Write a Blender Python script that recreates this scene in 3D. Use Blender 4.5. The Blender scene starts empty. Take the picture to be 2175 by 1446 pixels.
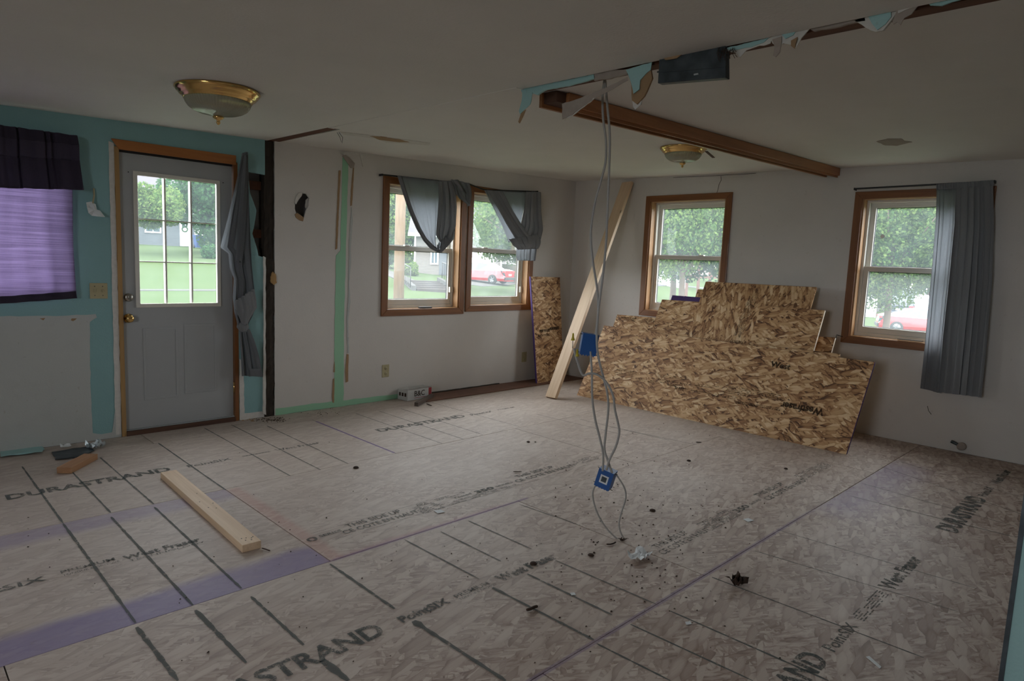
import bpy, bmesh, math, random
import numpy as np
from mathutils import Vector, Matrix
from mathutils.geometry import tessellate_polygon
R_ = random.Random(7)
PI = math.pi
sc = bpy.context.scene
COL = sc.collection

# ---------------------------------------------------------------- camera, sky, exposure
CX, CY, F = 1087.5, 723.0, 1395.03
YAW, PITCH, ROLL, EYE = math.radians(45.0589), math.radians(6.72), math.radians(2.4136), 1.40
_f = np.array([math.sin(YAW)*math.cos(PITCH), math.cos(YAW)*math.cos(PITCH), -math.sin(PITCH)])
_r = np.array([math.cos(YAW), -math.sin(YAW), 0.0]); _u = np.cross(_r, _f)
CR = np.array([math.cos(ROLL)*_r+math.sin(ROLL)*_u, -math.sin(ROLL)*_r+math.cos(ROLL)*_u, _f])
cam_d = bpy.data.cameras.new('camera'); cam = bpy.data.objects.new('camera', cam_d); COL.objects.link(cam)
M = Matrix(((CR[0][0], CR[1][0], -CR[2][0], 0), (CR[0][1], CR[1][1], -CR[2][1], 0), (CR[0][2], CR[1][2], -CR[2][2], EYE), (0, 0, 0, 1)))
cam.matrix_world = M
cam_d.sensor_width = 36.0; cam_d.lens = F/2175*36.0; cam_d.clip_start = 0.02; cam_d.clip_end = 600
sc.camera = cam
world = bpy.data.worlds.new('overcast_sky'); sc.world = world; world.use_nodes = True
_wn = world.node_tree; _bg = _wn.nodes['Background']
_tc = _wn.nodes.new('ShaderNodeTexCoord'); _sx = _wn.nodes.new('ShaderNodeSeparateXYZ'); _cr = _wn.nodes.new('ShaderNodeValToRGB')
_wn.links.new(_tc.outputs['Generated'], _sx.inputs[0]); _wn.links.new(_sx.outputs[2], _cr.inputs[0]); _wn.links.new(_cr.outputs[0], _bg.inputs[0])
_cr.color_ramp.elements[0].position = 0.0; _cr.color_ramp.elements[0].color = (0.88, 0.93, 1.0, 1)
_cr.color_ramp.elements[1].position = 0.9; _cr.color_ramp.elements[1].color = (1.0, 1.0, 1.02, 1)
_bg.inputs[1].default_value = 3.5
sc.view_settings.view_transform = 'Standard'; sc.view_settings.look = 'None'
sc.view_settings.exposure = 1.70; sc.view_settings.gamma = 1.0; sc.view_settings.use_curve_mapping = False
cy = sc.cycles
cy.use_denoising = True; cy.use_adaptive_sampling = True; cy.adaptive_threshold = 0.035; cy.max_bounces = 9; cy.diffuse_bounces = 5; cy.glossy_bounces = 4; cy.transmission_bounces = 6
cy.transparent_max_bounces = 16; cy.sample_clamp_indirect = 6.0; cy.caustics_reflective = False; cy.caustics_refractive = False

def portal(loc, rot, w, h):                       # tells Cycles where the sky enters; gives off no light itself
    d = bpy.data.lights.new('sky_portal', 'AREA'); d.shape = 'RECTANGLE'; d.size = w; d.size_y = h
    d.cycles.is_portal = True
    o = bpy.data.objects.new('sky_portal', d); COL.objects.link(o); o.location = loc; o.rotation_euler = rot
YB, XB = 5.55, 6.57
portal((1.76, YB, 1.45), (-PI/2, 0, 0), .62, 1.0)
portal((0.20, YB, 1.55), (-PI/2, 0, 0), 1.4, 1.0)
portal((4.09, YB, 1.50), (-PI/2, 0, 0), .9, 1.2)
portal((5.15, YB, 1.52), (-PI/2, 0, 0), .9, 1.2)
portal((XB, 3.81, 1.53), (0, PI/2, 0), 1.25, .9)
portal((XB, 1.58, 1.48), (0, PI/2, 0), 1.25, .9)
portal((-2.75, .85, 1.5), (0, -PI/2, 0), 1.25, 1.3)  # portal of the opening added in the unseen back wall

# ---------------------------------------------------------------- pixel of the photograph -> point on a real plane
def ray(px, py):
    return np.array([(px-CX)/F, -(py-CY)/F, 1.0]) @ CR
def at(px, py, ax, v):                            # ax 0/1/2: plane x=v / y=v / z=v
    d = ray(px, py); o = np.array([0, 0, EYE]); t = (v-o[ax])/d[ax]
    return Vector(o+t*d)
def atp(px, py, n, c):                            # plane n.p = c
    d = ray(px, py); n = np.array(n); o = np.array([0, 0, EYE]); t = (c-n@o)/(n@d)
    return Vector(o+t*d)
def fl(px, py): p = at(px, py, 2, 0.0); return (p.x, p.y)
def zc(x, y): return 2.244+.015*x-.001*y+.003*x*y
def ceil_at(px, py):
    z = 2.33
    for _ in range(8):
        p = at(px, py, 2, z); z = zc(p.x, p.y)
    return p

# ---------------------------------------------------------------- materials
class NT:
    def __init__(s, name):
        m = bpy.data.materials.new(name); m.use_nodes = True
        s.m = m; s.t = m.node_tree; s.t.nodes.clear()
        s.out = s.t.nodes.new('ShaderNodeOutputMaterial')
    def n(s, typ, ins=None, **kw):
        x = s.t.nodes.new(typ)
        for k, v in kw.items(): setattr(x, k, v)
        for k, v in (ins or {}).items(): s.set(x.inputs[k], v)
        return x
    def set(s, sock, v):
        if isinstance(v, bpy.types.NodeSocket): s.t.links.new(v, sock)
        elif isinstance(v, (tuple, list)) and len(v) == 3 and sock.type == 'RGBA': sock.default_value = (*v, 1)
        else: sock.default_value = v
    def math(s, op, a, b=0.0, c=0.0, clamp=False):
        x = s.t.nodes.new('ShaderNodeMath'); x.operation = op; x.use_clamp = clamp
        s.set(x.inputs[0], a); s.set(x.inputs[1], b); s.set(x.inputs[2], c); return x.outputs[0]
    def mix(s, f, a, b, blend='MIX'):
        x = s.t.nodes.new('ShaderNodeMix'); x.data_type = 'RGBA'; x.blend_type = blend
        s.set(x.inputs[0], f); s.set(x.inputs[6], a); s.set(x.inputs[7], b); return x.outputs[2]
    def ramp(s, f, stops):
        x = s.t.nodes.new('ShaderNodeValToRGB'); s.set(x.inputs[0], f); e = x.color_ramp.elements
        while len(e) < len(stops): e.new(.5)
        for q, (p, c) in zip(e, stops): q.position = p; q.color = (*c, 1)
        return x.outputs[0]
    def noise(s, vec, scale, detail=3, rough=.5, dist=0.0):
        return s.n('ShaderNodeTexNoise', {'Vector': vec, 'Scale': scale, 'Detail': detail, 'Roughness': rough, 'Distortion': dist}).outputs[0]
    def obj(s): return s.n('ShaderNodeTexCoord').outputs['Object']
    def mapping(s, vec, loc=(0, 0, 0), rot=(0, 0, 0), scale=(1, 1, 1)):
        return s.n('ShaderNodeMapping', {'Vector': vec, 'Location': loc, 'Rotation': rot, 'Scale': scale}).outputs[0]
    def bsdf(s, col, rough=.6, **kw):
        ins = {'Base Color': col, 'Roughness': rough}; ins.update(kw)
        return s.n('ShaderNodeBsdfPrincipled', ins)
    def bump(s, h, strength=.3, dist=.01):
        return s.n('ShaderNodeBump', {'Height': h, 'Strength': strength, 'Distance': dist}).outputs[0]
    def done(s, sh):
        s.t.links.new(sh.outputs[0] if isinstance(sh, bpy.types.Node) else sh, s.out.inputs[0]); return s.m

def plain(name, col, rough=.6, metal=0.0, var=.08, scale=8.0, **kw):
    t = NT(name); o = t.obj(); nz = t.noise(o, scale, 4)
    c = t.mix(nz, tuple(x*(1-var*2) for x in col), tuple(min(1, x*(1+var*2)) for x in col))
    ins = {'Metallic': metal}; ins.update(kw)
    return t.done(t.bsdf(c, rough, **ins))

def painted(name, col, stain=.12, stain_col=(.25, .17, .10), bump=.25):
    t = NT(name); o = t.obj()
    a = t.noise(o, 1.3, 5, .6); b = t.noise(o, 7.0, 5, .65)
    c = t.mix(t.ramp(a, [(.3, (0, 0, 0)), (.8, (1, 1, 1))]), tuple(x*.90 for x in col), col)
    k = t.math('MULTIPLY', t.math('GREATER_THAN', t.noise(o, 24, 2), .71), .35)
    c = t.mix(t.math('MULTIPLY', t.math('SUBTRACT', b, .55, clamp=True), stain*5, clamp=True), c, tuple(x*.78 for x in col))
    c = t.mix(t.math('MULTIPLY', k, stain*2), c, stain_col)
    nb = t.bump(t.math('ADD', t.noise(o, 90, 3), t.math('MULTIPLY', t.noise(o, 6, 3), 2.0)), bump, .004)
    return t.done(t.bsdf(c, .75, Normal=nb))

def osb(name, stops, mode='board', length=.085, width=.026, contrast_map=False, seeds=0.0):
    """overlapping wood flakes: stacked layers of stretched, turned cells, each cell one flake"""
    t = NT(name); o = t.obj()
    rnd = t.n('ShaderNodeObjectInfo').outputs['Random']
    off = t.n('ShaderNodeCombineXYZ', {'X': t.math('MULTIPLY', rnd, 37.0), 'Y': t.math('MULTIPLY', rnd, 91.0), 'Z': 0.0}).outputs[0]
    base = t.n('ShaderNodeVectorMath', {0: o, 1: off}, operation='ADD').outputs[0]
    wn = t.n('ShaderNodeTexNoise', {'Vector': base, 'Scale': 22.0, 'Detail': 2.0}).outputs[1]
    wv = t.n('ShaderNodeVectorMath', {0: wn, 1: (.5, .5, .5)}, operation='SUBTRACT').outputs[0]
    wv = t.n('ShaderNodeVectorMath', {0: wv, 3: .011}, operation='SCALE').outputs[0]
    base = t.n('ShaderNodeVectorMath', {0: base, 1: wv}, operation='ADD').outputs[0]
    angs = [8, -35, 40, 68, -60, 22, -25, 33, -14]
    val = None; grain = None
    for i, a in enumerate(angs):
        k = 1.0+.35*math.sin(i*2.3+seeds)
        p = t.mapping(t.mapping(base, (i*3.7+seeds, i*1.9, 0), (0, 0, math.radians(a))), (i*5.3, i*2.1, 0), (0, 0, 0), (1/(length*k), 1/(width*k), 1))
        v = t.n('ShaderNodeTexVoronoi', {'Vector': p, 'Scale': 1.0, 'Randomness': 1.0}, voronoi_dimensions='2D', distance='MANHATTAN' if i % 2 else 'EUCLIDEAN')
        s = t.n('ShaderNodeSeparateColor', {0: v.outputs['Color']})
        rim = t.n('ShaderNodeMapRange', {'Value': v.outputs['Distance'], 'From Min': .40, 'From Max': .75, 'To Min': 0.0, 'To Max': .38}).outputs[0]
        fv = t.math('SUBTRACT', t.math('ADD', t.math('MULTIPLY', s.outputs[1], .85), .12), rim)
        if val is None: val = fv
        else:
            mask = t.math('GREATER_THAN', s.outputs[0], .62)
            x = t.n('ShaderNodeMix', {0: mask, 2: val, 3: fv}); val = x.outputs[0]
    g = t.noise(t.mapping(base, rot=(0, 0, .1), scale=(12, 150, 1)), 1.0, 3, .6)
    big = t.noise(base, 2.2, 3)
    v2 = t.math('ADD', t.math('MULTIPLY', val, .78), t.math('MULTIPLY', g, .30))
    v2 = t.math('ADD', v2, t.math('MULTIPLY', t.math('SUBTRACT', big, .5), .30))
    c = t.ramp(v2, stops)
    return t, o, base, v2, c, big

def mat_board():
    t, o, base, v, c, big = osb('oriented_strand_board', [(.05, (.10, .042, .016)), (.26, (.30, .145, .058)), (.48, (.50, .285, .130)), (.70, (.66, .43, .225)), (1.0, (.86, .67, .42))], length=.11, width=.030)
    nb = t.bump(v, .5, .002)
    return t.done(t.bsdf(c, .62, Normal=nb))

def mat_floor():
    t, o, base, v, c, big = osb('osb_subfloor', [(.0, (.195, .122, .093)), (.3, (.335, .24, .19)), (.6, (.47, .375, .315)), (1.0, (.64, .555, .48))], length=.095, width=.022, seeds=2.0)
    sx = t.n('ShaderNodeSeparateXYZ', {0: o}); X, Y = sx.outputs[0], sx.outputs[1]
    # worn and dusty towards the window side, flakes read clearer towards the right foreground
    d = t.math('ADD', t.math('MULTIPLY', Y, .34), t.math('MULTIPLY', t.math('SUBTRACT', big, .5), 1.2))
    wear = t.math('ADD', d, -.12, clamp=True)
    worn = t.mix(t.noise(t.mapping(base, scale=(6, 30, 1)), 1.0, 4, .6), (.465, .395, .34), (.60, .54, .49))
    c = t.mix(t.math('MULTIPLY', wear, .66), c, worn)
    def band(x0, x1, y0, y1, sx_=.01, sy=.03):
        w = t.math('MULTIPLY', t.math('SUBTRACT', t.noise(o, 3.0, 3), .5), .10)
        Yw = t.math('ADD', Y, w)
        def edge(q, lo, s, up=True):
            r = t.n('ShaderNodeMapRange', {'Value': q, 'From Min': lo-s, 'From Max': lo+s, 'To Min': 0.0 if up else 1.0, 'To Max': 1.0 if up else 0.0}); return r.outputs[0]
        m = t.math('MULTIPLY', edge(X, x0, sx_), edge(X, x1, sx_, False))
        ylo = edge(Y, y0, .003) if sy[0] == 0 else edge(Yw, y0, sy[0])
        yhi = edge(Y, y1, .003, False) if sy[1] == 0 else edge(Yw, y1, sy[1], False)
        return t.math('MULTIPLY', m, t.math('MULTIPLY', ylo, yhi))
    for x0, x1, y0, y1, sx_, sy, colr, k in (
        (-4, 1.484, 2.602, 2.80, .002, (0, .035), (.20, .16, .34), .80),
        (-4, 1.484, 3.66, 3.826, .002, (.05, 0), (.27, .22, .36), .55),
        (1.484, 1.56, 2.6, 3.82, .02, (0, 0), (.48, .20, .16), .38),
        (1.5, 2.6, 2.60, 2.635, .1, (0, .02), (.40, .20, .22), .5),
        (4.06, 5.6, 1.15, 1.382, .15, (.12, 0), (.22, .17, .33), .5),
        (1.0, 4.0, 1.374, 1.398, .3, (0, 0), (.16, .10, .22), .6),
        (1.484, 2.8, 2.592, 2.614, .02, (0, 0), (.16, .08, .22), .6),
        (2.69, 2.708, 3.85, 5.0, .003, (0, 0), (.22, .15, .36), .8)):
        nz = t.math('ADD', t.math('MULTIPLY', t.noise(o, 14, 4), .5), .75, clamp=True)
        c = t.mix(t.math('MULTIPLY', t.math('MULTIPLY', band(x0, x1, y0, y1, sx_, sy), k), nz), c, colr)
    # dirt: scuffs and damp marks
    sp = t.ramp(t.noise(o, 9, 6, .7), [(.60, (0, 0, 0)), (.74, (1, 1, 1))])
    c = t.mix(t.math('MULTIPLY', sp, .35), c, (.16, .10, .07))
    sp2 = t.ramp(t.noise(o, 1.1, 5, .6), [(.42, (0, 0, 0)), (.72, (1, 1, 1))])
    c = t.mix(t.math('MULTIPLY', sp2, .22), c, (.24, .16, .11))
    nb = t.bump(v, .35, .0015)
    return t.done(t.bsdf(c, .58, Normal=nb))

def wood(name, c0, c1, axis=0, rough=.5, knots=True, coat=0.0):
    t = NT(name); o = t.obj()
    s = [22, 22, 22]; s[axis] = 1.3
    g = t.noise(t.mapping(o, scale=tuple(s)), 1.0, 5, .6, .6)
    s2 = [130, 130, 130]; s2[axis] = 3
    g2 = t.noise(t.mapping(o, scale=tuple(s2)), 1.0, 2)
    f = t.math('ADD', t.math('MULTIPLY', g, .75), t.math('MULTIPLY', g2, .3))
    c = t.ramp(f, [(.3, c0), (.72, c1)])
    if knots:
        s3 = [5, 5, 5]; s3[axis] = 2.4
        v = t.n('ShaderNodeTexVoronoi', {'Vector': t.mapping(o, scale=tuple(s3)), 'Scale': 1.3}).outputs['Distance']
        k = t.ramp(v, [(.03, (1, 1, 1)), (.10, (0, 0, 0))])
        c = t.mix(t.math('MULTIPLY', k, .8), c, tuple(x*.35 for x in c0))
    b = t.bsdf(c, rough, Normal=t.bump(f, .15, .002))
    b.inputs['Coat Weight'].default_value = coat
    return t.done(b)

def fabric(name, col, trans=.35, dense=260.0, rough=.9, stripes=None):
    t = NT(name); o = t.obj()
    wv = t.noise(t.mapping(o, scale=(dense, dense, dense*.2)), 1.0, 2)
    c = t.mix(t.math('MULTIPLY', wv, .4), col, tuple(x*.6 for x in col))
    if stripes:
        w = t.noise(t.mapping(o, scale=(2.0, 2.0, stripes)), 1.0, 2, .7)
        c = t.mix(t.ramp(w, [(.42, (0, 0, 0)), (.70, (1, 1, 1))]), c, tuple(min(1, x*1.25+.03) for x in col))
    d = t.n('ShaderNodeBsdfDiffuse', {'Color': c, 'Roughness': rough})
    tr = t.n('ShaderNodeBsdfTranslucent', {'Color': c})
    return t.done(t.n('ShaderNodeMixShader', {0: trans, 1: d.outputs[0], 2: tr.outputs[0]}))

def glass(name, haze=.05, hazecol=(.85, .95, 1)):
    t = NT(name); o = t.obj()
    fr = t.n('ShaderNodeFresnel', {'IOR': 1.45}).outputs[0]
    tp = t.n('ShaderNodeBsdfTransparent', {'Color': (.95, .98, .97)})
    gl = t.n('ShaderNodeBsdfGlossy', {'Color': (1, 1, 1), 'Roughness': .02})
    a = t.n('ShaderNodeMixShader', {0: t.math('MULTIPLY', fr, .3), 1: tp.outputs[0], 2: gl.outputs[0]})
    tl = t.n('ShaderNodeBsdfTranslucent', {'Color': hazecol})  # pale veil mixed into the pane to imitate window glare
    sm = t.noise(o, 5.0, 4, .6)
    h = t.math('MULTIPLY', t.math('ADD', sm, .4), haze)
    return t.done(t.n('ShaderNodeMixShader', {0: h, 1: a.outputs[0], 2: tl.outputs[0]}))

def ink(name, col, cover=.75, scale=160):
    t = NT(name); o = t.obj()
    a = t.noise(o, scale, 3, .6); b = t.noise(o, 14, 3)
    f = t.math('ADD', t.math('MULTIPLY', a, .8), t.math('MULTIPLY', b, .5))
    m = t.ramp(f, [(.80-cover*.42, (0, 0, 0)), (.95-cover*.42, (1, 1, 1))])
    d = t.n('ShaderNodeBsdfDiffuse', {'Color': col})
    tp = t.n('ShaderNodeBsdfTransparent')
    return t.done(t.n('ShaderNodeMixShader', {0: t.math('MULTIPLY', m, .72), 1: tp.outputs[0], 2: d.outputs[0]}))

def leafmat(name, c0, c1):
    t = NT(name)
    geo = t.n('ShaderNodeNewGeometry')
    c = t.mix(geo.outputs['Random Per Island'], c0, c1)
    d = t.n('ShaderNodeBsdfDiffuse', {'Color': c}); tr = t.n('ShaderNodeBsdfTranslucent', {'Color': c})
    return t.done(t.n('ShaderNodeMixShader', {0: .45, 1: d.outputs[0], 2: tr.outputs[0]}))

MT = {}
MT['board'] = mat_board(); MT['floor'] = mat_floor()
MT['white'] = painted('off_white_wall_paint', (.66, .63, .59))
MT['ceiling'] = painted('ceiling_paint', (.75, .735, .70), stain=.06)
MT['teal'] = painted('teal_wall_paint', (.25, .44, .45), stain=.08)
MT['teal_light'] = painted('pale_teal_paint', (.36, .58, .58), stain=.15)
MT['green'] = painted('mint_green_paint', (.33, .60, .40), stain=.15)
MT['skim'] = painted('bare_plaster', (.50, .52, .50), stain=.3)
MT['paper'] = plain('torn_drywall_paper', (.34, .22, .12), .9, scale=30)
MT['paper_grey'] = plain('torn_grey_paper', (.36, .31, .27), .9, scale=25)
MT['gypsum'] = plain('gypsum_edge', (.62, .60, .56), .9, scale=40)
MT['casing'] = wood('honey_stained_casing', (.15, .052, .014), (.26, .10, .028), 2, .42, False, .2)
MT['casing_x'] = wood('honey_stained_casing_level', (.15, .052, .014), (.26, .10, .028), 0, .42, False, .2)
MT['casing_y'] = wood('honey_stained_casing_across', (.15, .052, .014), (.26, .10, .028), 1, .42, False, .2)
MT['door_trim'] = wood('orange_door_trim', (.30, .105, .022), (.42, .16, .04), 0, .45, False, .2)
MT['raw'] = wood('raw_jamb_wood', (.30, .17, .06), (.44, .27, .11), 2, .7, True)
MT['jamb'] = wood('window_jamb_wood', (.30, .16, .07), (.44, .25, .12), 2, .5, False)
MT['pine'] = wood('fresh_pine', (.58, .40, .25), (.76, .58, .40), 0, .6)
MT['pine_side'] = wood('sawn_pine', (.42, .25, .13), (.58, .38, .21), 0, .7)
MT['block'] = wood('block_wood', (.34, .17, .08), (.50, .28, .15), 0, .7)
MT['beam'] = wood('reddish_beam_wood', (.27, .105, .035), (.42, .18, .07), 0, .5, False, .15)
MT['beam_dark'] = wood('dark_beam_wood', (.05, .022, .013), (.11, .05, .028), 0, .7, False)
MT['plate'] = wood('old_top_plate', (.075, .03, .018), (.17, .07, .038), 1, .8, False)
MT['old'] = wood('rotten_old_timber', (.012, .009, .007), (.055, .040, .028), 2, .95, False)
MT['brown_strip'] = plain('reddish_brown_board', (.17, .085, .055), .7, var=.15, scale=12)
MT['vinyl'] = plain('white_vinyl', (.66, .64, .58), .45, var=.03)
MT['door'] = plain('grey_white_door', (.37, .385, .39), .5, var=.03, scale=3)
MT['brass'] = plain('polished_brass', (.78, .52, .20), .16, 1.0, var=.03)
MT['nickel'] = plain('satin_nickel', (.42, .40, .36), .3, 1.0, var=.03)
MT['galv'] = plain('galvanised_sheet', (.07, .085, .095), .5, .6, var=.45, scale=14)
MT['galv_light'] = plain('light_sheet_metal', (.55, .62, .65), .4, .7, var=.2, scale=14)
MT['black'] = plain('black_metal', (.012, .012, .013), .5)
MT['curtain'] = fabric('grey_curtain_cloth', (.46, .475, .50), .66)
MT['purple'] = fabric('purple_sheer_cloth', (.37, .31, .45), .60, stripes=170)
MT['valance'] = fabric('dark_purple_cloth', (.095, .080, .115), .35)
MT['valance_sheer'] = fabric('grey_purple_sheer', (.13, .11, .16), .40)
MT['glass'] = glass('washed_out_window_glass', .055, (.78, .95, 1))  # haze on the pane doubles as glare washing out the view
MT['glass_lower_haze'] = glass('hazy_lower_glass', .075)  # stronger glare haze for the lower panes
MT['ink'] = ink('printed_ink', (.10, .12, .12), .72)
MT['ink_text'] = ink('printed_text_ink', (.13, .145, .14), 1.05, 90)
MT['ink_soft'] = ink('worn_printed_ink', (.13, .145, .14), .70)
MT['ink_line'] = ink('nailing_line_ink', (.14, .155, .15), .95, 60)
MT['ink_board'] = ink('board_print_ink', (.025, .022, .02), .62)
MT['ink_dark'] = ink('bold_board_print', (.02, .02, .02), .85)
MT['cable'] = plain('grey_cable_jacket', (.36, .35, .33), .55)
MT['blue'] = plain('blue_box_plastic', (.010, .085, .30), .45)
MT['almond'] = plain('almond_plastic', (.42, .37, .22), .45)
MT['whiteish'] = plain('white_paper', (.72, .75, .76), .8)
MT['cardboard'] = plain('printed_carton', (.52, .52, .50), .8, scale=5)
MT['red'] = plain('red_print', (.32, .03, .035), .6)
MT['leaf_dead'] = plain('dry_leaf', (.045, .025, .016), .9)
MT['yellow'] = plain('yellow_plastic', (.50, .40, .02), .5)
MT['purple_edge'] = plain('purple_edge_paint', (.07, .035, .16), .7)
MT['sub'] = plain('subfloor_void', (.03, .022, .018), .9)
MT['skirt_bare'] = plain('outside_sheathing', (.30, .30, .30), .9)

# ---------------------------------------------------------------- mesh helpers
class MB:
    def __init__(s): s.v = []; s.f = []; s.mi = []; s.cur = 0; s.smooth = []
    def add(s, vs, fs, smooth=False):
        b = len(s.v); s.v += [tuple(v) for v in vs]; s.f += [tuple(b+i for i in f) for f in fs]
        s.mi += [s.cur]*len(fs); s.smooth += [smooth]*len(fs); return s
    def box(s, x0, x1, y0, y1, z0, z1):
        return s.add([(x0, y0, z0), (x1, y0, z0), (x1, y1, z0), (x0, y1, z0), (x0, y0, z1), (x1, y0, z1), (x1, y1, z1), (x0, y1, z1)],
                     [(0, 3, 2, 1), (4, 5, 6, 7), (0, 1, 5, 4), (1, 2, 6, 5), (2, 3, 7, 6), (3, 0, 4, 7)])
    def hexa(s, a, b):                            # two quads a (4 pts), b (4 pts)
        return s.add(list(a)+list(b), [(0, 3, 2, 1), (4, 5, 6, 7), (0, 1, 5, 4), (1, 2, 6, 5), (2, 3, 7, 6), (3, 0, 4, 7)])
    def bar(s, p, q, w, h, up=(0, 0, 1)):         # box along p->q, w across, h along up
        p, q = Vector(p), Vector(q); d = (q-p).normalized(); up = Vector(up)
        sd = d.cross(up).normalized(); up = sd.cross(d).normalized()
        o = [sd*(-w/2)+up*(-h/2), sd*(w/2)+up*(-h/2), sd*(w/2)+up*(h/2), sd*(-w/2)+up*(h/2)]
        return s.hexa([p+i for i in o], [q+i for i in o])
    def poly(s, outer, holes, fn, th):            # outline in 2D, fn(a,b,depth)->3D point, depth 0..th
        loops = [outer]+list(holes); pts = [p for l in loops for p in l]
        tri = tessellate_polygon([[Vector((p[0], p[1], 0)) for p in l] for l in loops])
        n = len(pts); vs = [fn(a, b, 0) for a, b in pts]+[fn(a, b, th) for a, b in pts]
        fs = [tuple(t) for t in tri]+[tuple(n+i for i in reversed(t)) for t in tri]
        k = 0
        for l in loops:
            for i in range(len(l)):
                j = (i+1) % len(l); fs.append((k+i, k+j, n+k+j, n+k+i))
            k += len(l)
        return s.add(vs, fs)
    def tube(s, pts, r, seg=8, caps=True):
        pts = [Vector(p) for p in pts]; rings = []; prev = None
        for i, p in enumerate(pts):
            d = (pts[min(i+1, len(pts)-1)]-pts[max(i-1, 0)]).normalized()
            if prev is None: a = d.orthogonal().normalized()
            else: a = (prev-d*prev.dot(d)).normalized()
            prev = a; b = d.cross(a); rr = r[i] if isinstance(r, (list, tuple)) else r
            rings.append([p+a*math.cos(2*PI*k/seg)*rr+b*math.sin(2*PI*k/seg)*rr for k in range(seg)])
        vs = [v for q in rings for v in q]; fs = []
        for i in range(len(pts)-1):
            for k in range(seg): fs.append((i*seg+k, i*seg+(k+1) % seg, (i+1)*seg+(k+1) % seg, (i+1)*seg+k))
        s.add(vs, fs, True)
        if caps: s.add([*rings[0], *rings[-1]], [tuple(reversed(range(seg))), tuple(range(seg, 2*seg))])
        return s
    def lathe(s, prof, c=(0, 0, 0), seg=48, rib=0.0, nrib=0, axis=2):
        vs = []; fs = []
        for r, z in prof:
            for k in range(seg):
                a = 2*PI*k/seg; rr = r*(1+rib*math.cos(nrib*a))
                p = [rr*math.cos(a), rr*math.sin(a), z]
                if axis == 1: p = [p[0], p[2], p[1]]
                if axis == 0: p = [p[2], p[0], p[1]]
                vs.append((c[0]+p[0], c[1]+p[1], c[2]+p[2]))
        for i in range(len(prof)-1):
            for k in range(seg): fs.append((i*seg+k, i*seg+(k+1) % seg, (i+1)*seg+(k+1) % seg, (i+1)*seg+k))
        return s.add(vs, fs, True)
    def build(s, name, mats, parent=None, bevel=0.0, fix=True):
        me = bpy.data.meshes.new(name); me.from_pydata(s.v, [], s.f)
        if not isinstance(mats, (list, tuple)): mats = [mats]
        for m in mats: me.materials.append(m)
        me.polygons.foreach_set('material_index', s.mi); me.polygons.foreach_set('use_smooth', s.smooth)
        if fix:
            bm = bmesh.new(); bm.from_mesh(me); bmesh.ops.remove_doubles(bm, verts=bm.verts, dist=1e-5) if any(s.smooth) else None
            bmesh.ops.recalc_face_normals(bm, faces=bm.faces); bm.to_mesh(me); bm.free()
        me.update()
        o = bpy.data.objects.new(name, me); COL.objects.link(o)
        if parent is not None: o.parent = parent
        if bevel:
            b = o.modifiers.new('bevel', 'BEVEL'); b.width = bevel; b.segments = 2; b.limit_method = 'ANGLE'
        return o
def empty(name, loc=(0, 0, 0), kind=None):
    o = bpy.data.objects.new(name, None); COL.objects.link(o); o.location = loc; o.empty_display_size = .1
    if kind: o['kind'] = kind
    return o
def tag(o, label, cat, group=None, kind=None):
    o['label'] = label; o['category'] = cat
    if group: o['group'] = group
    if kind: o['kind'] = kind
    return o
def struct(o): o['kind'] = 'structure'; return o
def rag(pts, amp, step, closed=True, seed=0):
    r = random.Random(seed+len(pts)); out = []
    n = len(pts)
    for i in range(n if closed else n-1):
        a, b = pts[i], pts[(i+1) % n]; L = math.dist(a[:2], b[:2]); k = max(1, int(L/step))
        for j in range(k):
            f = j/k; am = amp if j else amp*.3
            out.append((a[0]+(b[0]-a[0])*f+r.uniform(-am, am), a[1]+(b[1]-a[1])*f+r.uniform(-am, am)))
    if not closed: out.append(pts[-1])
    return out
def YP(y0, sgn=1): return lambda a, b, d: (a, y0+sgn*d, b)
def XP(x0, sgn=1): return lambda a, b, d: (x0+sgn*d, a, b)
def pxY(pts, y): return [(lambda p: (p.x, p.z))(at(a, b, 1, y)) for a, b in pts]
def pxX(pts, x): return [(lambda p: (p.y, p.z))(at(a, b, 0, x)) for a, b in pts]
def rect(x0, x1, z0, z1): return [(x0, z0), (x1, z0), (x1, z1), (x0, z1)]

# ---------------------------------------------------------------- room shell
WY, WX = 5.38, 6.40                               # inner faces of the two window walls
XL, YN = -2.6, -2.3                               # unseen walls behind the camera
W = {1: (3.575, 4.618, .835, 2.168), 2: (4.645, 5.675, .857, 2.20), 3: (3.285, 4.325, .866, 2.213), 4: (1.075, 2.110, .805, 2.160)}
def inner(w): a, b, c, d = W[w]; return (a+.072, b-.072, c+.062, d-.062)

# floor: one board per part
floor = MB().box(XL-.1, WX+.1, YN-.1, WY+.12, -.06, -.024).build('floor', MT['sub']); struct(floor)
ROWS = [(5.062, 5.375, (-2.6, -1.1, 1.46, 4.2, 6.395)), (3.832, 5.060, (-2.6, -2.18, .262, 2.70, 5.138, 6.395)), (2.604, 3.829, (-2.6, -.954, 1.484, 3.922, 6.36, 6.395)),
        (1.388, 2.601, (-2.6, -2.16, .28, 2.718, 5.158, 6.395)), (.168, 1.385, (-2.6, -.83, 1.608, 4.046, 6.395)), (-1.05, .165, (-2.6, .40, 2.84, 5.28, 6.395)), (-2.3, -1.053, (-2.6, -.8, 1.63, 4.07, 6.395))]
PAN = {}
for ri, (y0, y1, xs) in enumerate(ROWS):
    for a, b in zip(xs[:-1], xs[1:]):
        if b-a < .08: continue
        dz = R_.uniform(-.0008, .0008)
        p = MB().box(a+.002, b-.002, y0, y1, -.023, dz).build('osb_panel', MT['floor'], floor, bevel=.0012)
        PAN[(ri, round(a, 2))] = p
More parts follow.
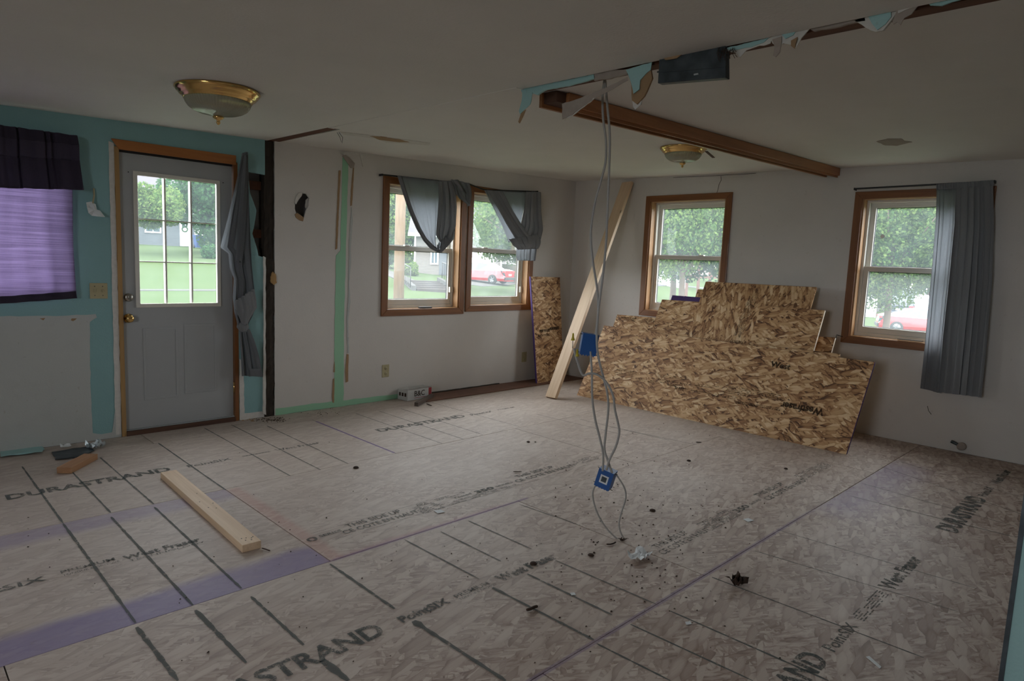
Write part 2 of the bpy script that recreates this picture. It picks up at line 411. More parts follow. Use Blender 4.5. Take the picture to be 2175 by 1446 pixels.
def panel_of(x, y):
    for ri, (y0, y1, xs) in enumerate(ROWS):
        if y0-.01 <= y <= y1+.01:
            for a, b in zip(xs[:-1], xs[1:]):
                if a <= x <= b and (ri, round(a, 2)) in PAN: return PAN[(ri, round(a, 2))]
    return list(PAN.values())[0]

# printed nailing lines
def ink_strip(mb, p, q, w, z=.0013, blot=0.0):
    p, q = Vector((*p, 0)), Vector((*q, 0)); L = (q-p).length; d = (q-p).normalized(); n = Vector((-d.y, d.x, 0)); k = max(3, int(L/.025)); vs = []
    for i in range(k+1):
        f = i/k; ww = w*(.65+.5*R_.random())
        if blot and f < .14: ww *= 1+blot*(1-f/.14)
        if i in (0, k): ww *= .5
        c = p+d*L*f; vs += [c+n*ww/2+Vector((0, 0, z)), c-n*ww/2+Vector((0, 0, z))]
    mb.add(vs, [(2*i, 2*i+1, 2*i+3, 2*i+2) for i in range(k)])
LINES = [((47, 991), (134, 1111), .011, 0), ((151, 1000), (235, 1089), .011, 0), ((213, 972), (327, 1071), .011, 0), ((336, 941), (480, 1041), .010, 0), ((434, 909), (617, 1011), .008, 0),
 ((491, 902), (681, 998), .008, 0), ((566, 904), (740, 985), .008, 0), ((755, 878), (939, 942), .007, 0), ((805, 873), (985, 933), .007, 0), ((851, 868), (1025, 923), .007, 0), ((917, 855), (1103, 906), .006, 0),
 ((134, 1112), (288, 1323), .013, 0), ((236, 1098), (410, 1286), .013, 0), ((328, 1077), (513, 1250), .012, 0),
 ((290, 1332), (378, 1446), .018, .4), ((415, 1296), (523, 1408), .018, .4), ((533, 1267), (645, 1370), .014, 0), ((701, 1198), (838, 1293), .015, 0), ((859, 1146), (1018, 1230), .009, 0),
 ((936, 1129), (1064, 1192), .009, 0), ((995, 1106), (1129, 1166), .008, 0), ((1103, 1071), (1227, 1114), .007, 0), ((878, 1319), (1074, 1446), .019, 1.3), ((1046, 1248), (1261, 1359), .014, 1.2),
 ((1120, 1219), (1300, 1306), .012, .5), ((1180, 1190), (1393, 1283), .008, 0), ((684, 1402), (740, 1446), .030, 1.0),
 ((1267, 1367), (1424, 1446), .010, .6), ((1339, 1326), (1599, 1446), .010, 0), ((1424, 1298), (1760, 1446), .010, .3), ((1512, 1226), (1962, 1397), .008, .3), ((1603, 1170), (2034, 1299), .006, 0),
 ((1653, 1126), (2074, 1250), .006, 0), ((1805, 1053), (2160, 1142), .008, 0), ((1829, 1026), (2160, 1119), .007, 0), ((1872, 991), (2170, 1092), .006, 0), ((1899, 977), (2172, 1056), .006, 0),
 ((1980, 981), (2172, 1018), .006, 0), ((1140, 880), (1330, 925), .006, 0), ((1230, 890), (1420, 935), .006, 0), ((1290, 905), (1480, 945), .006, 0)]
for i, (a, b, w, bl) in enumerate(LINES):
    mb = MB(); p, q = fl(*a), fl(*b); ink_strip(mb, p, q, w, blot=bl)
    mb.build('printed_line', MT['ink_line'], panel_of((p[0]+q[0])/2, (p[1]+q[1])/2), fix=False)

# lettering
def text_mesh(body, bold=0.0):
    cu = bpy.data.curves.new('lettering', 'FONT'); cu.body = body; cu.size = 1.0; cu.offset = bold; cu.resolution_u = 3
    o = bpy.data.objects.new('lettering', cu); COL.objects.link(o); bpy.context.view_layer.update()
    me = bpy.data.meshes.new_from_object(o.evaluated_get(bpy.context.evaluated_depsgraph_get()))
    bpy.data.objects.remove(o); bpy.data.curves.remove(cu)
    v = np.empty(len(me.vertices)*3); me.vertices.foreach_get('co', v); v = v.reshape(-1, 3)
    lo, hi = v.min(0), v.max(0); v = (v-lo)/np.maximum(hi-lo, 1e-6); return me, v
def lettering(body, org, ux, uy, w, h, mat, parent, name='lettering', bold=0.0, shear=0.0):
    """text laid from org along unit vector ux (w wide) and uy (h high)"""
    me, v = text_mesh(body, bold); org, ux, uy = np.array(org), np.array(ux), np.array(uy)
    co = org+np.outer(v[:, 0]*w+shear*v[:, 1]*h, ux)+np.outer(v[:, 1]*h, uy)
    me.vertices.foreach_set('co', co.ravel()); me.materials.clear(); me.materials.append(mat); me.name = name; me.update()
    o = bpy.data.objects.new(name, me); COL.objects.link(o); o.parent = parent; return o
def ftext(body, x0, x1, y, h, mat=None, bold=0.0, z=.0016):
    return lettering(body, (x0, y, z), (1, 0, 0), (0, 1, 0), x1-x0, h, mat or MT['ink'], panel_of((x0+x1)/2, y+h/2), 'printed_lettering', bold)
ftext('DURASTRAND', .52, 1.36, 4.355, .095, MT['ink'], .03)
ftext('PointSIX', 1.46, 1.74, 4.36, .05, MT['ink_soft'], .02); ftext('---------', 1.82, 2.02, 4.385, .012, MT['ink_soft'], .02)
ftext('West Fraser', 2.06, 2.40, 4.37, .05, MT['ink_soft'], .02)
ftext('DURASTRAND', 2.94, 3.86, 4.385, .095, MT['ink_soft'], .03); ftext('PointSIX', 3.93, 4.2, 4.39, .05, MT['ink_soft'], .02)
ftext('PREMIUM', 4.28, 4.5, 4.41, .03, MT['ink_soft'], .01)
ftext('PointSIX', .14, .50, 3.19, .05, MT['ink'], .02)
ftext('PREMIUM', .555, .76, 3.215, .032, MT['ink'], .01); ftext('TONGUE & GROOVE', .555, .77, 3.185, .018, MT['ink_soft'])
ftext('West Fraser', .79, 1.12, 3.185, .052, MT['ink'], .03); ftext('TECHNOLOGY', .80, 1.13, 3.158, .018, MT['ink_soft'], .01)
ftext('O', 1.505, 1.56, 2.845, .05, MT['ink'], .05); ftext('SERIES', 1.575, 1.70, 2.865, .024, MT['ink'], .03)
ftext('THIS SIDE UP', 1.745, 2.085, 2.885, .042, MT['ink_text'], .008); ftext('CE COTE EN HAUT', 1.69, 2.16, 2.822, .042, MT['ink_text'], .008)
def stamp_block(x0, x1, y0, y1, seed):              # boxed cluster of certification small print
    r = random.Random(seed); mb = MB(); y = y0
    while y < y1:
        x = x0
        while x < x1:
            w = r.uniform(.006, .03)
            if r.random() < .75: mb.add([(x, y, .0015), (x+w, y, .0015), (x+w, y+.0055, .0015), (x, y+.0055, .0015)], [(0, 1, 2, 3)])
            x += w+.004
        y += .0115
    mb.build('small_print', MT['ink_soft'], panel_of((x0+x1)/2, (y0+y1)/2), fix=False)['kind'] = 'stuff'
stamp_block(2.16, 2.30, 2.79, 2.90, 1); stamp_block(2.32, 2.60, 2.80, 2.835, 2); stamp_block(2.34, 2.56, 2.90, 2.93, 3)
ftext('APA', 2.20, 2.28, 2.90, .03); ftext('Tested', 2.44, 2.58, 2.862, .02, MT['ink'], .03)
ftext('350', 2.61, 2.76, 2.845, .042, MT['ink_text'], .04); ftext('SERIES', 2.78, 2.93, 2.855, .02, MT['ink'], .02); stamp_block(2.62, 2.92, 2.805, 2.83, 4)
ftext('THIS SIDE UP', 3.02, 3.38, 2.90, .042, MT['ink_text'], .01); ftext('CE COTE EN HAUT', 2.95, 3.52, 2.835, .042, MT['ink_text'], .01); stamp_block(3.52, 3.8, 2.84, 2.92, 5)
ink_m = MB()
for x0, x1, y in ((1.56, 2.3, 2.935), (1.6, 2.6, 2.80), (2.6, 3.6, 2.795)): ink_strip(ink_m, (x0, y), (x1, y), .003)
ink_m.build('printed_rule', MT['ink_soft'], PAN[(2, 1.48)], fix=False)['kind'] = 'stuff'
ftext('DURASTRAND', .53, 1.345, 1.935, .098, MT['ink'], .03)
ftext('PointSIX', 1.43, 1.67, 1.955, .05, MT['ink'], .03); ftext('PREMIUM', 1.71, 1.90, 1.965, .03, MT['ink_soft'], .01); ftext('TONGUE & GROOVE', 1.71, 1.92, 1.945, .014, MT['ink_soft'])
ftext('West Fraser', 1.955, 2.33, 1.945, .06, MT['ink_soft'], .04)
for bx, ln in ((0, MT['ink_soft']),):
    ftext('THIS SIDE UP', 2.80, 3.10, 1.69, .042, ln, .01); ftext('CE COTE EN HAUT', 2.76, 3.24, 1.63, .042, ln, .01)
    stamp_block(3.24, 3.58, 1.63, 1.73, 8); ftext('350', 3.60, 3.76, 1.655, .045, MT['ink'], .03); ftext('SERIES', 3.79, 3.93, 1.665, .02, ln, .02)
    ftext('THIS SIDE UP', 3.97, 4.36, 1.70, .042, MT['ink_soft'], .02); ftext('CE COTE EN HAUT', 3.96, 4.60, 1.63, .045, MT['ink_soft'], .02); stamp_block(4.6, 5.1, 1.65, 1.74, 9)
ftext('DURASTRAND', 4.30, 5.15, .705, .11, MT['ink'], .04); ftext('PointSIX', 5.2, 5.48, .72, .05, MT['ink'], .02); ftext('West Fraser', 5.6, 6.1, .71, .06, MT['ink'], .04)
ftext('DURASTRAND', 1.63, 2.46, .735, .10, MT['ink'], .03); ftext('PointSIX', 2.53, 2.80, .745, .05, MT['ink_soft'], .02)
stamp_block(2.86, 3.2, .745, .80, 12); ftext('West Fraser', 3.25, 3.75, .74, .07, MT['ink_soft'], .04)

# ceiling with the two open slots of the removed wall
xs = [XL-.1, -1, .5, 1.6, 2.457, 2.503, 2.558, 2.60, 3.4, 4.4, 5.4, WX+.02]; ys = [YN-.1, -1, .2, 1.4, 2.50, 3.4, 4.41, WY, WY+.02]
mb = MB()
for i in range(len(xs)-1):
    for j in range(len(ys)-1):
        if (i in (4, 5) and j >= 6) or (i in (5, 6) and j <= 3): continue
        a, b, c, d = xs[i], xs[i+1], ys[j], ys[j+1]
        q = [(a, c), (b, c), (b, d), (a, d)]
        mb.hexa([(x, y, zc(x, y)) for x, y in q], [(x, y, zc(x, y)+.013) for x, y in q])
ceiling = mb.build('ceiling', MT['ceiling']); struct(ceiling)
MB().box(XL-.2, XB+.1, YN-.2, YB+.1, 2.60, 2.66).build('attic_deck', MT['old'], ceiling)
mb = MB()
for a in np.arange(YN, WY, .405): mb.box(XL, WX, a, a+.038, 2.46, 2.60)
mb.build('joists', MT['beam_dark'], ceiling)['kind'] = 'stuff'
MB().box(2.462, 2.553, 4.412, 5.46, 2.318, 2.36).build('top_plate', MT['plate'], ceiling)
MB().hexa([(2.535, YN, 2.272), (2.598, YN, 2.272), (2.598, 2.495, 2.292), (2.535, 2.495, 2.292)], [(2.535, YN, 2.38), (2.598, YN, 2.38), (2.598, 2.495, 2.38), (2.535, 2.495, 2.38)]).build('top_plate', MT['plate'], ceiling)
MB().box(2.507, 2.534, 2.40, 2.495, 2.305, 2.38).build('plate_block', MT['beam'], ceiling)
# filled scar between the slots and the closet outline
def ceil_poly(name, pts, mat, th=.003, ragamp=.004, step=.03, par=ceiling, seed=1):
    pp = [ceil_at(*p) for p in pts]; pp = rag([(p.x, p.y) for p in pp], ragamp, step, True, seed)
    return MB().poly(pp, [], lambda a, b, d: (a, b, zc(a, b)-d), th).build(name, mat, par)
MB().poly(rag([(2.46, 2.50), (2.50, 2.50), (2.505, 4.41), (2.46, 4.41)], .006, .12), [], lambda a, b, d: (a, b, zc(a, b)-d), .0022).build('scar_patch', MT['ceiling'], ceiling)
ceil_poly('gouge', [(718, 279), (790, 287), (914, 303), (912, 308), (820, 302), (800, 294), (730, 285)], MT['gypsum'])
ceil_poly('gouge', [(786, 288), (806, 289), (850, 295), (870, 301), (848, 301), (806, 296), (797, 292)], MT['paper'], .0045)
ceil_poly('smudge', [(1862, 300), (1885, 294), (1915, 294), (1921, 299), (1938, 301), (1905, 309), (1880, 308)], MT['paper_grey'], .0025)

# wall with the door: teal drywall, ragged opening at its right end
H = 2.50
drop = [(527, 365), (531, 409), (545, 447), (540, 479), (536, 496), (546, 528), (549, 543)]
dr = pxY(drop, WY)
right = [(2.420, 0.0), (2.424, .4), (2.418, .9), (2.422, 1.36)]+[dr[6], dr[5], dr[4], dr[3], dr[2], dr[1], dr[0], (2.432, 2.035), (2.432, H)]
outer = [(XL, 0), (1.335, 0), (1.335, 2.105), (2.205, 2.105), (2.205, 0)]+right+[(XL, H)]
wl = empty('wall_left', (0, 0, 0), 'structure')
MB().poly(outer, [rect(-.45, 1.03, 1.08, 2.03)], YP(WY), .014).build('teal_drywall', MT['teal'], wl)
W1, W2 = inner(1), inner(2)
hole = pxY([(627, 420), (634, 412), (650, 411), (657, 421), (655, 437), (650, 447), (646, 462), (637, 466), (631, 458), (626, 444)], WY)
MB().poly([(2.515, 0), (3.083, 0), (3.083, H), (2.515, H)], [rag(hole, .004, .03)], YP(WY), .014).build('white_drywall', MT['white'], wl)
MB().poly([(3.083, 0), (WX+.1, 0), (WX+.1, H), (3.083, H)], [rect(*W1), rect(*W2)], YP(WY), .014).build('white_drywall', MT['white'], wl)
# outside layers, light-tight, with the same openings
MB().poly([(XL-.2, -.4), (WX+.2, -.4), (WX+.2, 2.7), (XL-.2, 2.7)],
          [rect(-.45, 1.03, 1.08, 2.03), rect(1.37, 2.17, .01, 2.07), rect(*W1), rect(*W2)], YP(5.50), .05).build('outer_sheathing', MT['skirt_bare'], wl)
mb = MB()
for x in (-1.6, -.5, 1.09, 1.28, 2.205, 2.60, 3.02, 3.60, 4.58, 5.70, 6.1): mb.box(x, x+.036, WY+.015, 5.499, 0, 2.5)
mb.build('studs', MT['beam_dark'], wl)['kind'] = 'stuff'
for z in (1.955, 1.62):
    a = at(527, 392 if z > 1.8 else 495, 1, 5.46)
    MB().box(2.242, 2.43, 5.452, 5.498, a.z-.035, a.z+.035).build('brace', MT['plate'], wl)
# old post in the gap
def rough_box(name, x0, x1, y0, y1, z0, z1, mat, amp, par, n=40, seed=3):
    r = random.Random(seed); vs = []; fs = []; m = 4
    for i in range(n+1):
        z = z0+(z1-z0)*i/n
        ring = [(x0, y0), (x0*.5+x1*.5, y0-.004), (x1, y0), (x1, y1), (x0, y1)]
        for (x, y) in ring: vs.append((x+r.uniform(-amp, amp), y+r.uniform(-amp, amp), z+(r.uniform(-amp, amp) if 0 < i < n else 0)))
    for i in range(n):
        for k in range(5): fs.append((i*5+k, i*5+(k+1) % 5, (i+1)*5+(k+1) % 5, (i+1)*5+k))
    fs += [tuple(range(5)), tuple(range(n*5, n*5+5))]
    return MB().add(vs, fs).build(name, mat, par)
rough_box('old_post', 2.432, 2.512, 5.395, 5.49, 0, 2.31, MT['old'], .006, wl)
rough_box('crumbled_plaster', 2.430, 2.505, 5.380, 5.398, 0, 1.35, MT['old'], .008, wl, 34, 8)
MB().poly(rag([(2.405, .03), (2.432, .02), (2.428, .7), (2.432, 1.36), (2.412, 1.37), (2.412, .7)], .003, .05), [], YP(5.366), .014).build('plaster_edge', MT['gypsum'], wl)
MB().poly(rag(pxY([(574, 588), (579, 577), (585, 583), (587, 600), (581, 605), (575, 600)], 5.37), .004, .015), [], YP(5.362), .012).build('splinter', MT['raw'], wl)
# bare plaster areas on the teal wall
def wpatch(name, px, mat, th=.0022, amp=.003, step=.04, y=WY, par=wl, seed=1):
    return MB().poly(rag(pxY(px, y), amp, step, True, seed), [], YP(y, -1), th).build(name, mat, par)
lowp = [(p.x, p.z) for p in (at(a, b, 1, WY) for a, b in ((0, 672), (60, 671), (120, 671), (203, 667), (206, 674), (197, 679), (191, 684), (190, 690), (191, 760), (194, 870), (197, 920), (215, 922), (238, 918), (243, 880)))]
lowp = rag(lowp, .0035, .05, False)+[(1.33, .4), (1.335, 0), (XL, 0), (XL, lowp[0][1])]
MB().poly(lowp, [], YP(WY, -1), .0025).build('bare_plaster', MT['skim'], wl)
MB().poly(rag([(1.296, .02), (1.335, .02), (1.337, 1.0), (1.337, 2.12), (1.305, 2.13), (1.300, 1.0)], .003, .05), [], YP(WY, -1), .003).build('bare_plaster', MT['gypsum'], wl)
MB().poly(rag([(2.21, .0), (2.42, .0), (2.42, .05), (2.25, .055), (2.245, .5), (2.21, .52)], .003, .04), [], YP(WY, -1), .0025).build('bare_plaster', MT['gypsum'], wl)
for p in ([(84, 676), (96, 675), (92, 680)], [(150, 680), (152, 676), (163, 676), (160, 679), (155, 682)]): wpatch('torn_paper', p, MT['paper'], .004, .001, .02)
# mint green strips where the closet wall stood
G = MT['green']
MB().poly(rag([(3.085, .0), (3.185, .0), (3.18, .8), (3.19, 1.4), (3.205, 2.28), (3.145, 2.28), (3.135, 1.45), (3.09, 1.4), (3.085, .7)], .003, .06), [], YP(WY, -1), .003).build('green_strip', G, wl)
MB().poly(rag([(2.52, .0), (3.95, .0), (3.9, .045), (3.3, .055), (2.8, .06), (2.52, .06)], .004, .07), [], YP(WY, -1), .0025).build('green_strip', G, wl)
for p in ([(719, 362), (723, 362), (716, 528), (712, 530)], [(706, 855), (705, 845), (707, 805), (710, 803), (709, 855)], [(708, 790), (710, 768), (711, 790)],
          [(734, 812), (733, 790), (736, 752), (740, 752), (739, 790), (739, 810)], [(744, 438), (745, 405), (748, 372), (751, 345), (752, 350), (749, 405), (747, 436)]):
    wpatch('torn_paper', p, MT['paper'], .005, .0015, .03)
wpatch('torn_paper', [(726, 331), (733, 329), (752, 347), (750, 357), (745, 357)], MT['paper_grey'], .014, .002, .03)
wpatch('torn_gypsum', [(746, 440), (749, 470), (745, 520), (745, 560), (741, 600), (744, 640), (739, 680), (741, 750), (738, 750), (736, 680), (740, 620), (741, 520), (744, 470)], MT['skim'], .005, .002, .03)
wpatch('torn_gypsum', [(722, 325), (765, 318), (769, 322), (774, 352), (770, 354), (764, 328), (735, 332)], MT['gypsum'], .006, .001, .03)
wpatch('torn_gypsum', [(627, 420), (634, 410), (642, 408), (640, 416), (634, 424), (628, 434), (625, 430)], MT['gypsum'], .008, .002, .02)
wpatch('torn_paper', [(626, 455), (631, 452), (645, 462), (643, 470), (636, 468), (628, 462)], MT['paper'], .006, .001, .02)
MB().poly(rag(pxY([(648, 425), (657, 418), (656, 437), (652, 447), (647, 440)], 5.41), .003, .02), [], YP(5.40), .004).build('torn_gypsum', MT['gypsum'], wl)
# right-hand wall with two windows, unseen walls, the back one with an opening added for light
W3, W4 = inner(3), inner(4)
wr = empty('wall_right', (0, 0, 0), 'structure')
MB().poly([(YN-.1, 0), (WY+.12, 0), (WY+.12, H), (YN-.1, H)], [rect(*W3), rect(*W4)], XP(WX), .014).build('drywall', MT['white'], wr)
MB().poly([(YN-.2, -.4), (5.55, -.4), (5.55, 2.7), (YN-.2, 2.7)], [rect(*W3), rect(*W4)], XP(6.52), .05).build('outer_sheathing', MT['skirt_bare'], wr)
def crack(px, x=WX-.0015):
    ps = [at(a, b, 0, x) for a, b in px]; mb = MB(); mb.tube(ps, .0022, 4); mb.build('crack', MT['leaf_dead'], wr)
crack([(1522, 411), (1525, 402), (1527, 392), (1532, 382), (1531, 374)]); crack([(1430, 377), (1500, 374), (1560, 371), (1606, 368)])
crack([(1970, 862), (1972, 872), (1978, 880)])
wn = MB().box(XL-.1, XL, YN-.1, .2, 0, H).box(XL-.1, XL, 1.5, 5.55, 0, H).box(XL-.1, XL, .2, 1.5, 0, .88).box(XL-.1, XL, .2, 1.5, 2.12, H).build('wall_back', MT['white']); struct(wn)  # unseen opening added here to bring more daylight into the room
struct(MB().box(XL-.1, XB, YN-.1, YN, 0, H).build('wall_near', MT['white']))
cp = at(2153, 1290, 0, 2.72)
part = MB().box(2.72, 2.84, -.55, cp.y, 0, zc(2.72, 0)-.001).build('wall_partition', MT['teal_light']); struct(part)
tr = MB().box(2.714, 2.846, cp.y, cp.y+.014, 0, zc(2.72, 0)-.002).build('trim_1', MT['galv']); struct(tr)

# ---------------------------------------------------------------- door
door = empty('door_1', (1.37, 5.40, 0), 'structure')
def dadd(mb, name, mat, par=door, bevel=0.0):
    o = mb.build(name, mat, None, bevel); o.parent = par; o.matrix_parent_inverse = Matrix.Translation(par.location).inverted() if par is door else Matrix(); return o
LX0, LX1, LZ0, LZ1 = 1.487, 2.045, .985, 1.918
dadd(MB().poly(rect(1.368, 2.168, .042, 2.068), [rect(LX0-.01, LX1+.01, LZ0-.01, LZ1+.01)], YP(5.402), .044), 'slab', MT['door'])
mb = MB().poly(rect(LX0-.03, LX1+.03, LZ0-.03, LZ1+.03), [rect(LX0, LX1, LZ0, LZ1)], YP(5.392), .012)
dadd(mb, 'lite_frame', MT['vinyl'], bevel=.004)
mb = MB()
for i in (1, 2):
    x = LX0+(LX1-LX0)*i/3; mb.box(x-.006, x+.006, 5.408, 5.450, LZ0, LZ1)
    z = LZ0+(LZ1-LZ0)*i/3; mb.box(LX0, LX1, 5.4085, 5.449, z-.004, z+.004)
dadd(mb, 'muntins', MT['vinyl'])
for i in range(3):
    for j in range(3):
        a = LX0+(LX1-LX0)*i/3; b = LX0+(LX1-LX0)*(i+1)/3; c = LZ0+(LZ1-LZ0)*j/3; d = LZ0+(LZ1-LZ0)*(j+1)/3
        dadd(MB().add([(a, 5.43, c), (b, 5.43, c), (b, 5.43, d), (a, 5.43, d)], [(0, 1, 2, 3)]), 'pane', MT['glass'])
for a, b, w0, w1 in ((1.50, 1.745, .25, .80), (1.79, 2.035, .27, .82)):
    dadd(MB().poly(rect(a, b, w0, w1), [rect(a+.018, b-.018, w0+.018, w1-.018)], YP(5.402, -1), .003), 'raised_moulding', MT['door'], bevel=.0015)
k = MB().lathe([(.0, -.055), (.018, -.054), (.027, -.045), (.027, -.035), (.016, -.02), (.012, -.008), (.033, -.006), (.034, .0)], (1.407, 5.402, .878), 28, axis=1)
dadd(k, 'door_knob', MT['brass'])
k = MB().lathe([(.0, -.02), (.022, -.02), (.028, -.014), (.031, 0)], (1.410, 5.402, 1.032), 28, axis=1).box(1.402, 1.418, 5.365, 5.384, 1.018, 1.046)
dadd(k, 'deadbolt', MT['nickel'])
for z in (.28,): dadd(MB().tube([(2.173, 5.396, z-.045), (2.173, 5.396, z+.045)], .007, 8), 'hinge', MT['brass'])
for x, z in ((1.43, 1.935), (2.10, 1.935)): dadd(MB().lathe([(0, -.002), (.004, -.002), (.004, 0)], (x, 5.402, z), 8, axis=1), 'screw', MT['black'])
dadd(MB().box(1.337, 1.366, 5.372, 5.50, 0, 2.10), 'jamb', MT['raw']); dadd(MB().box(2.172, 2.203, 5.372, 5.50, 0, 2.10), 'jamb', MT['casing'])
dadd(MB().box(1.366, 2.172, 5.40, 5.50, 2.070, 2.10), 'head_jamb', MT['black'])
dadd(MB().poly([(1.318, 2.150), (1.366, 2.082), (2.190, 2.082), (2.190, 2.155)], [], YP(5.362), .018), 'head_casing', MT['door_trim'], bevel=.003)
dadd(MB().box(1.366, 2.172, 5.365, 5.50, 0.0, .034), 'threshold', MT['beam_dark']); dadd(MB().box(1.366, 2.172, 5.39, 5.41, .034, .040), 'sill_strip', MT['galv_light'])

# ---------------------------------------------------------------- double-hung windows
def window(idx, w, ax):
    a0, a1, z0, z1 = W[w]; i0, i1, j0, j1 = inner(w)
    face = WY if ax == 1 else WX
    root = empty('window_%d' % idx, (0, 0, 0), 'structure')
    P = (lambda d0, sg=1: YP(d0, sg)) if ax == 1 else (lambda d0, sg=1: XP(d0, sg))
    def bx(u0, u1, d0, d1, v0, v1):
        return MB().box(u0, u1, d0, d1, v0, v1) if ax == 1 else MB().box(d0, d1, u0, u1, v0, v1)
    hz = MT['casing_x'] if ax == 1 else MT['casing_y']
    m = .066
    f0 = face-.018
    for pts, mt in (([(a0, z0), (a0+m, z0+m), (a0+m, z1-m), (a0, z1)], MT['casing']), ([(a1, z0), (a1, z1), (a1-m, z1-m), (a1-m, z0+m)], MT['casing']),
                    ([(a0, z1), (a0+m, z1-m), (a1-m, z1-m), (a1, z1)], hz), ([(a0, z0), (a1, z0), (a1-m, z0+m), (a0+m, z0+m)], hz)):
        MB().poly(pts, [], P(f0), .018).build('casing', mt, root, bevel=.003)
    e = .008; D0, D1 = face-.004, face+.185
    for u0, u1, v0, v1 in ((i0-.006, i0+e, j0-.006, j1+.006), (i1-e, i1+.006, j0-.006, j1+.006), (i0, i1, j1-e, j1+.006), (i0, i1, j0-.006, j0+e)):
        bx(u0, u1, D0, D1, v0, v1).build('jamb', MT['jamb'], root)
    V = MT['vinyl']
    fa, fb = face+.075, face+.16
    u0, u1, v0, v1 = i0+e, i1-e, j0+e, j1-e
    MB().poly(rect(u0, u1, v0, v1), [rect(u0+.022, u1-.022, v0+.03, v1-.022)], P(fa), fb-fa).build('frame', V, root, bevel=.002)
    mid = (v0+v1)/2
    # lower sash in front, upper sash behind
    for nm, s0, s1, d0, bt, tp in (('lower_sash', v0+.03, mid+.022, face+.086, .055, .045), ('upper_sash', mid-.022, v1-.022, face+.122, .045, .042)):
        sw = .042
        sash = MB().poly(rect(u0+.022, u1-.022, s0, s1), [rect(u0+.022+sw, u1-.022-sw, s0+bt, s1-tp)], P(d0), .034).build(nm, V, root, bevel=.003)
        g0, g1, h0, h1 = u0+.022+sw-.004, u1-.022-sw+.004, s0+bt-.004, s1-tp+.004; dd = d0+.018
        q = [(g0, h0), (g1, h0), (g1, h1), (g0, h1)]
        MB().add([P(dd)(a, b, 0) for a, b in q], [(0, 1, 2, 3)]).build('pane', MT['glass_lower_haze'] if nm[0] == 'l' else MT['glass'], sash)
        MB().poly(rect(u0+.022+sw-.001, u1-.022-sw+.001, s0+bt-.001, s1-tp+.001), [rect(u0+.022+sw+.006, u1-.022-sw-.006, s0+bt+.006, s1-tp-.006)], P(d0+.022), .006).build('glazing_bead', MT['black'], sash)
    c = (u0+u1)/2-.16
    bx(c-.03, c+.03, face+.082, face+.12, mid+.022, mid+.034).build('sash_lock', V, root, bevel=.003)
    if w == 1: bx(u1-.055, u1-.01, face+.06, face+.088, 1.06, 1.12).build('tilt_latch', V, root, bevel=.003)
    if w == 2: bx(u1-.04, u1-.005, face+.06, face+.088, 1.06, 1.13).build('tilt_latch', V, root, bevel=.003)
    return root
window(1, 1, 1); window(2, 2, 1); window(3, 3, 0); w4_ = window(4, 4, 0)
MB().poly(pxX([(1870, 500), (1876, 497), (1880, 501), (1878, 505), (1871, 507)], 6.535), [], XP(6.535, -1), .0008).build('sticker', MT['whiteish'], w4_)
w5 = empty('window_5', (0, 0, 0), 'structure')
MB().poly(rect(-.45, 1.03, 1.08, 2.03), [rect(-.40, .27, 1.13, 1.98), rect(.31, .98, 1.13, 1.98)], YP(5.46), .04).build('frame', MT['vinyl'], w5)
MB().add([(-.40, 5.48, 1.13), (.98, 5.48, 1.13), (.98, 5.48, 1.98), (-.40, 5.48, 1.98)], [(0, 1, 2, 3)]).build('pane', MT['glass'], w5)
# ================================================================ outside the windows
MT['grass'] = (lambda t: t.done(t.bsdf(t.mix(t.noise(t.obj(), .35, 6, .7), (.034, .054, .022), (.056, .074, .038)), 1.0, **{'Specular IOR Level': .0})))(NT('lawn_grass'))
MT['leaf_a'] = leafmat('mid_green_leaves', (.022, .062, .024), (.052, .115, .040))
MT['leaf_b'] = leafmat('light_green_leaves', (.040, .085, .024), (.12, .17, .05))
MT['leaf_c'] = leafmat('dark_green_leaves', (.012, .042, .018), (.032, .075, .028))
MT['bark'] = plain('tree_bark', (.10, .07, .05), .95, scale=20)
MT['polewood'] = wood('weathered_pole_wood', (.10, .06, .033), (.19, .12, .068), 2, .8, False)
MT['concrete'] = plain('pale_concrete', (.070, .070, .067), 1.0, scale=4, **{'Specular IOR Level': .0})
MT['asphalt'] = plain('grey_asphalt', (.09, .09, .095), 1.0, scale=4, **{'Specular IOR Level': .0})
MT['siding_grey'] = plain('blue_grey_siding', (.055, .064, .073), .7)
MT['siding_beige'] = plain('beige_siding', (.10, .09, .078), .7)
MT['siding_white'] = plain('white_siding', (.40, .42, .43), .7)
MT['roof'] = plain('grey_shingles', (.075, .07, .078), .9, scale=3, **{'Specular IOR Level': .1})
MT['trimwhite'] = plain('white_house_trim', (.78, .80, .80), .6)
MT['dark_glass'] = plain('dark_house_glass', (.05, .07, .08), .08)
MT['car_red'] = plain('red_car_paint', (.30, .008, .012), .25, var=.02, **{'Coat Weight': .6})
MT['car_dark'] = plain('dark_car_paint', (.02, .028, .045), .25, var=.02, **{'Coat Weight': .6})
MT['tyre'] = plain('tyre_rubber', (.018, .018, .018), .85)
MT['rim'] = plain('alloy_rim', (.16, .165, .17), .3, .9)
MT['bin'] = plain('blue_bin_plastic', (.015, .04, .13), .5)
MT['deck'] = plain('deck_wood', (.12, .06, .045), .8)
MT['fencewood'] = plain('grey_fence_wood', (.13, .10, .085), .9)
MT['mulch'] = plain('stone_steps', (.05, .045, .042), .95, scale=10, **{'Specular IOR Level': .0})
AZ = [-40, 10, 20, 33, 45, 55, 70, 110]
DD = [0, 14, 22, 30, 37, 46, 62, 110]
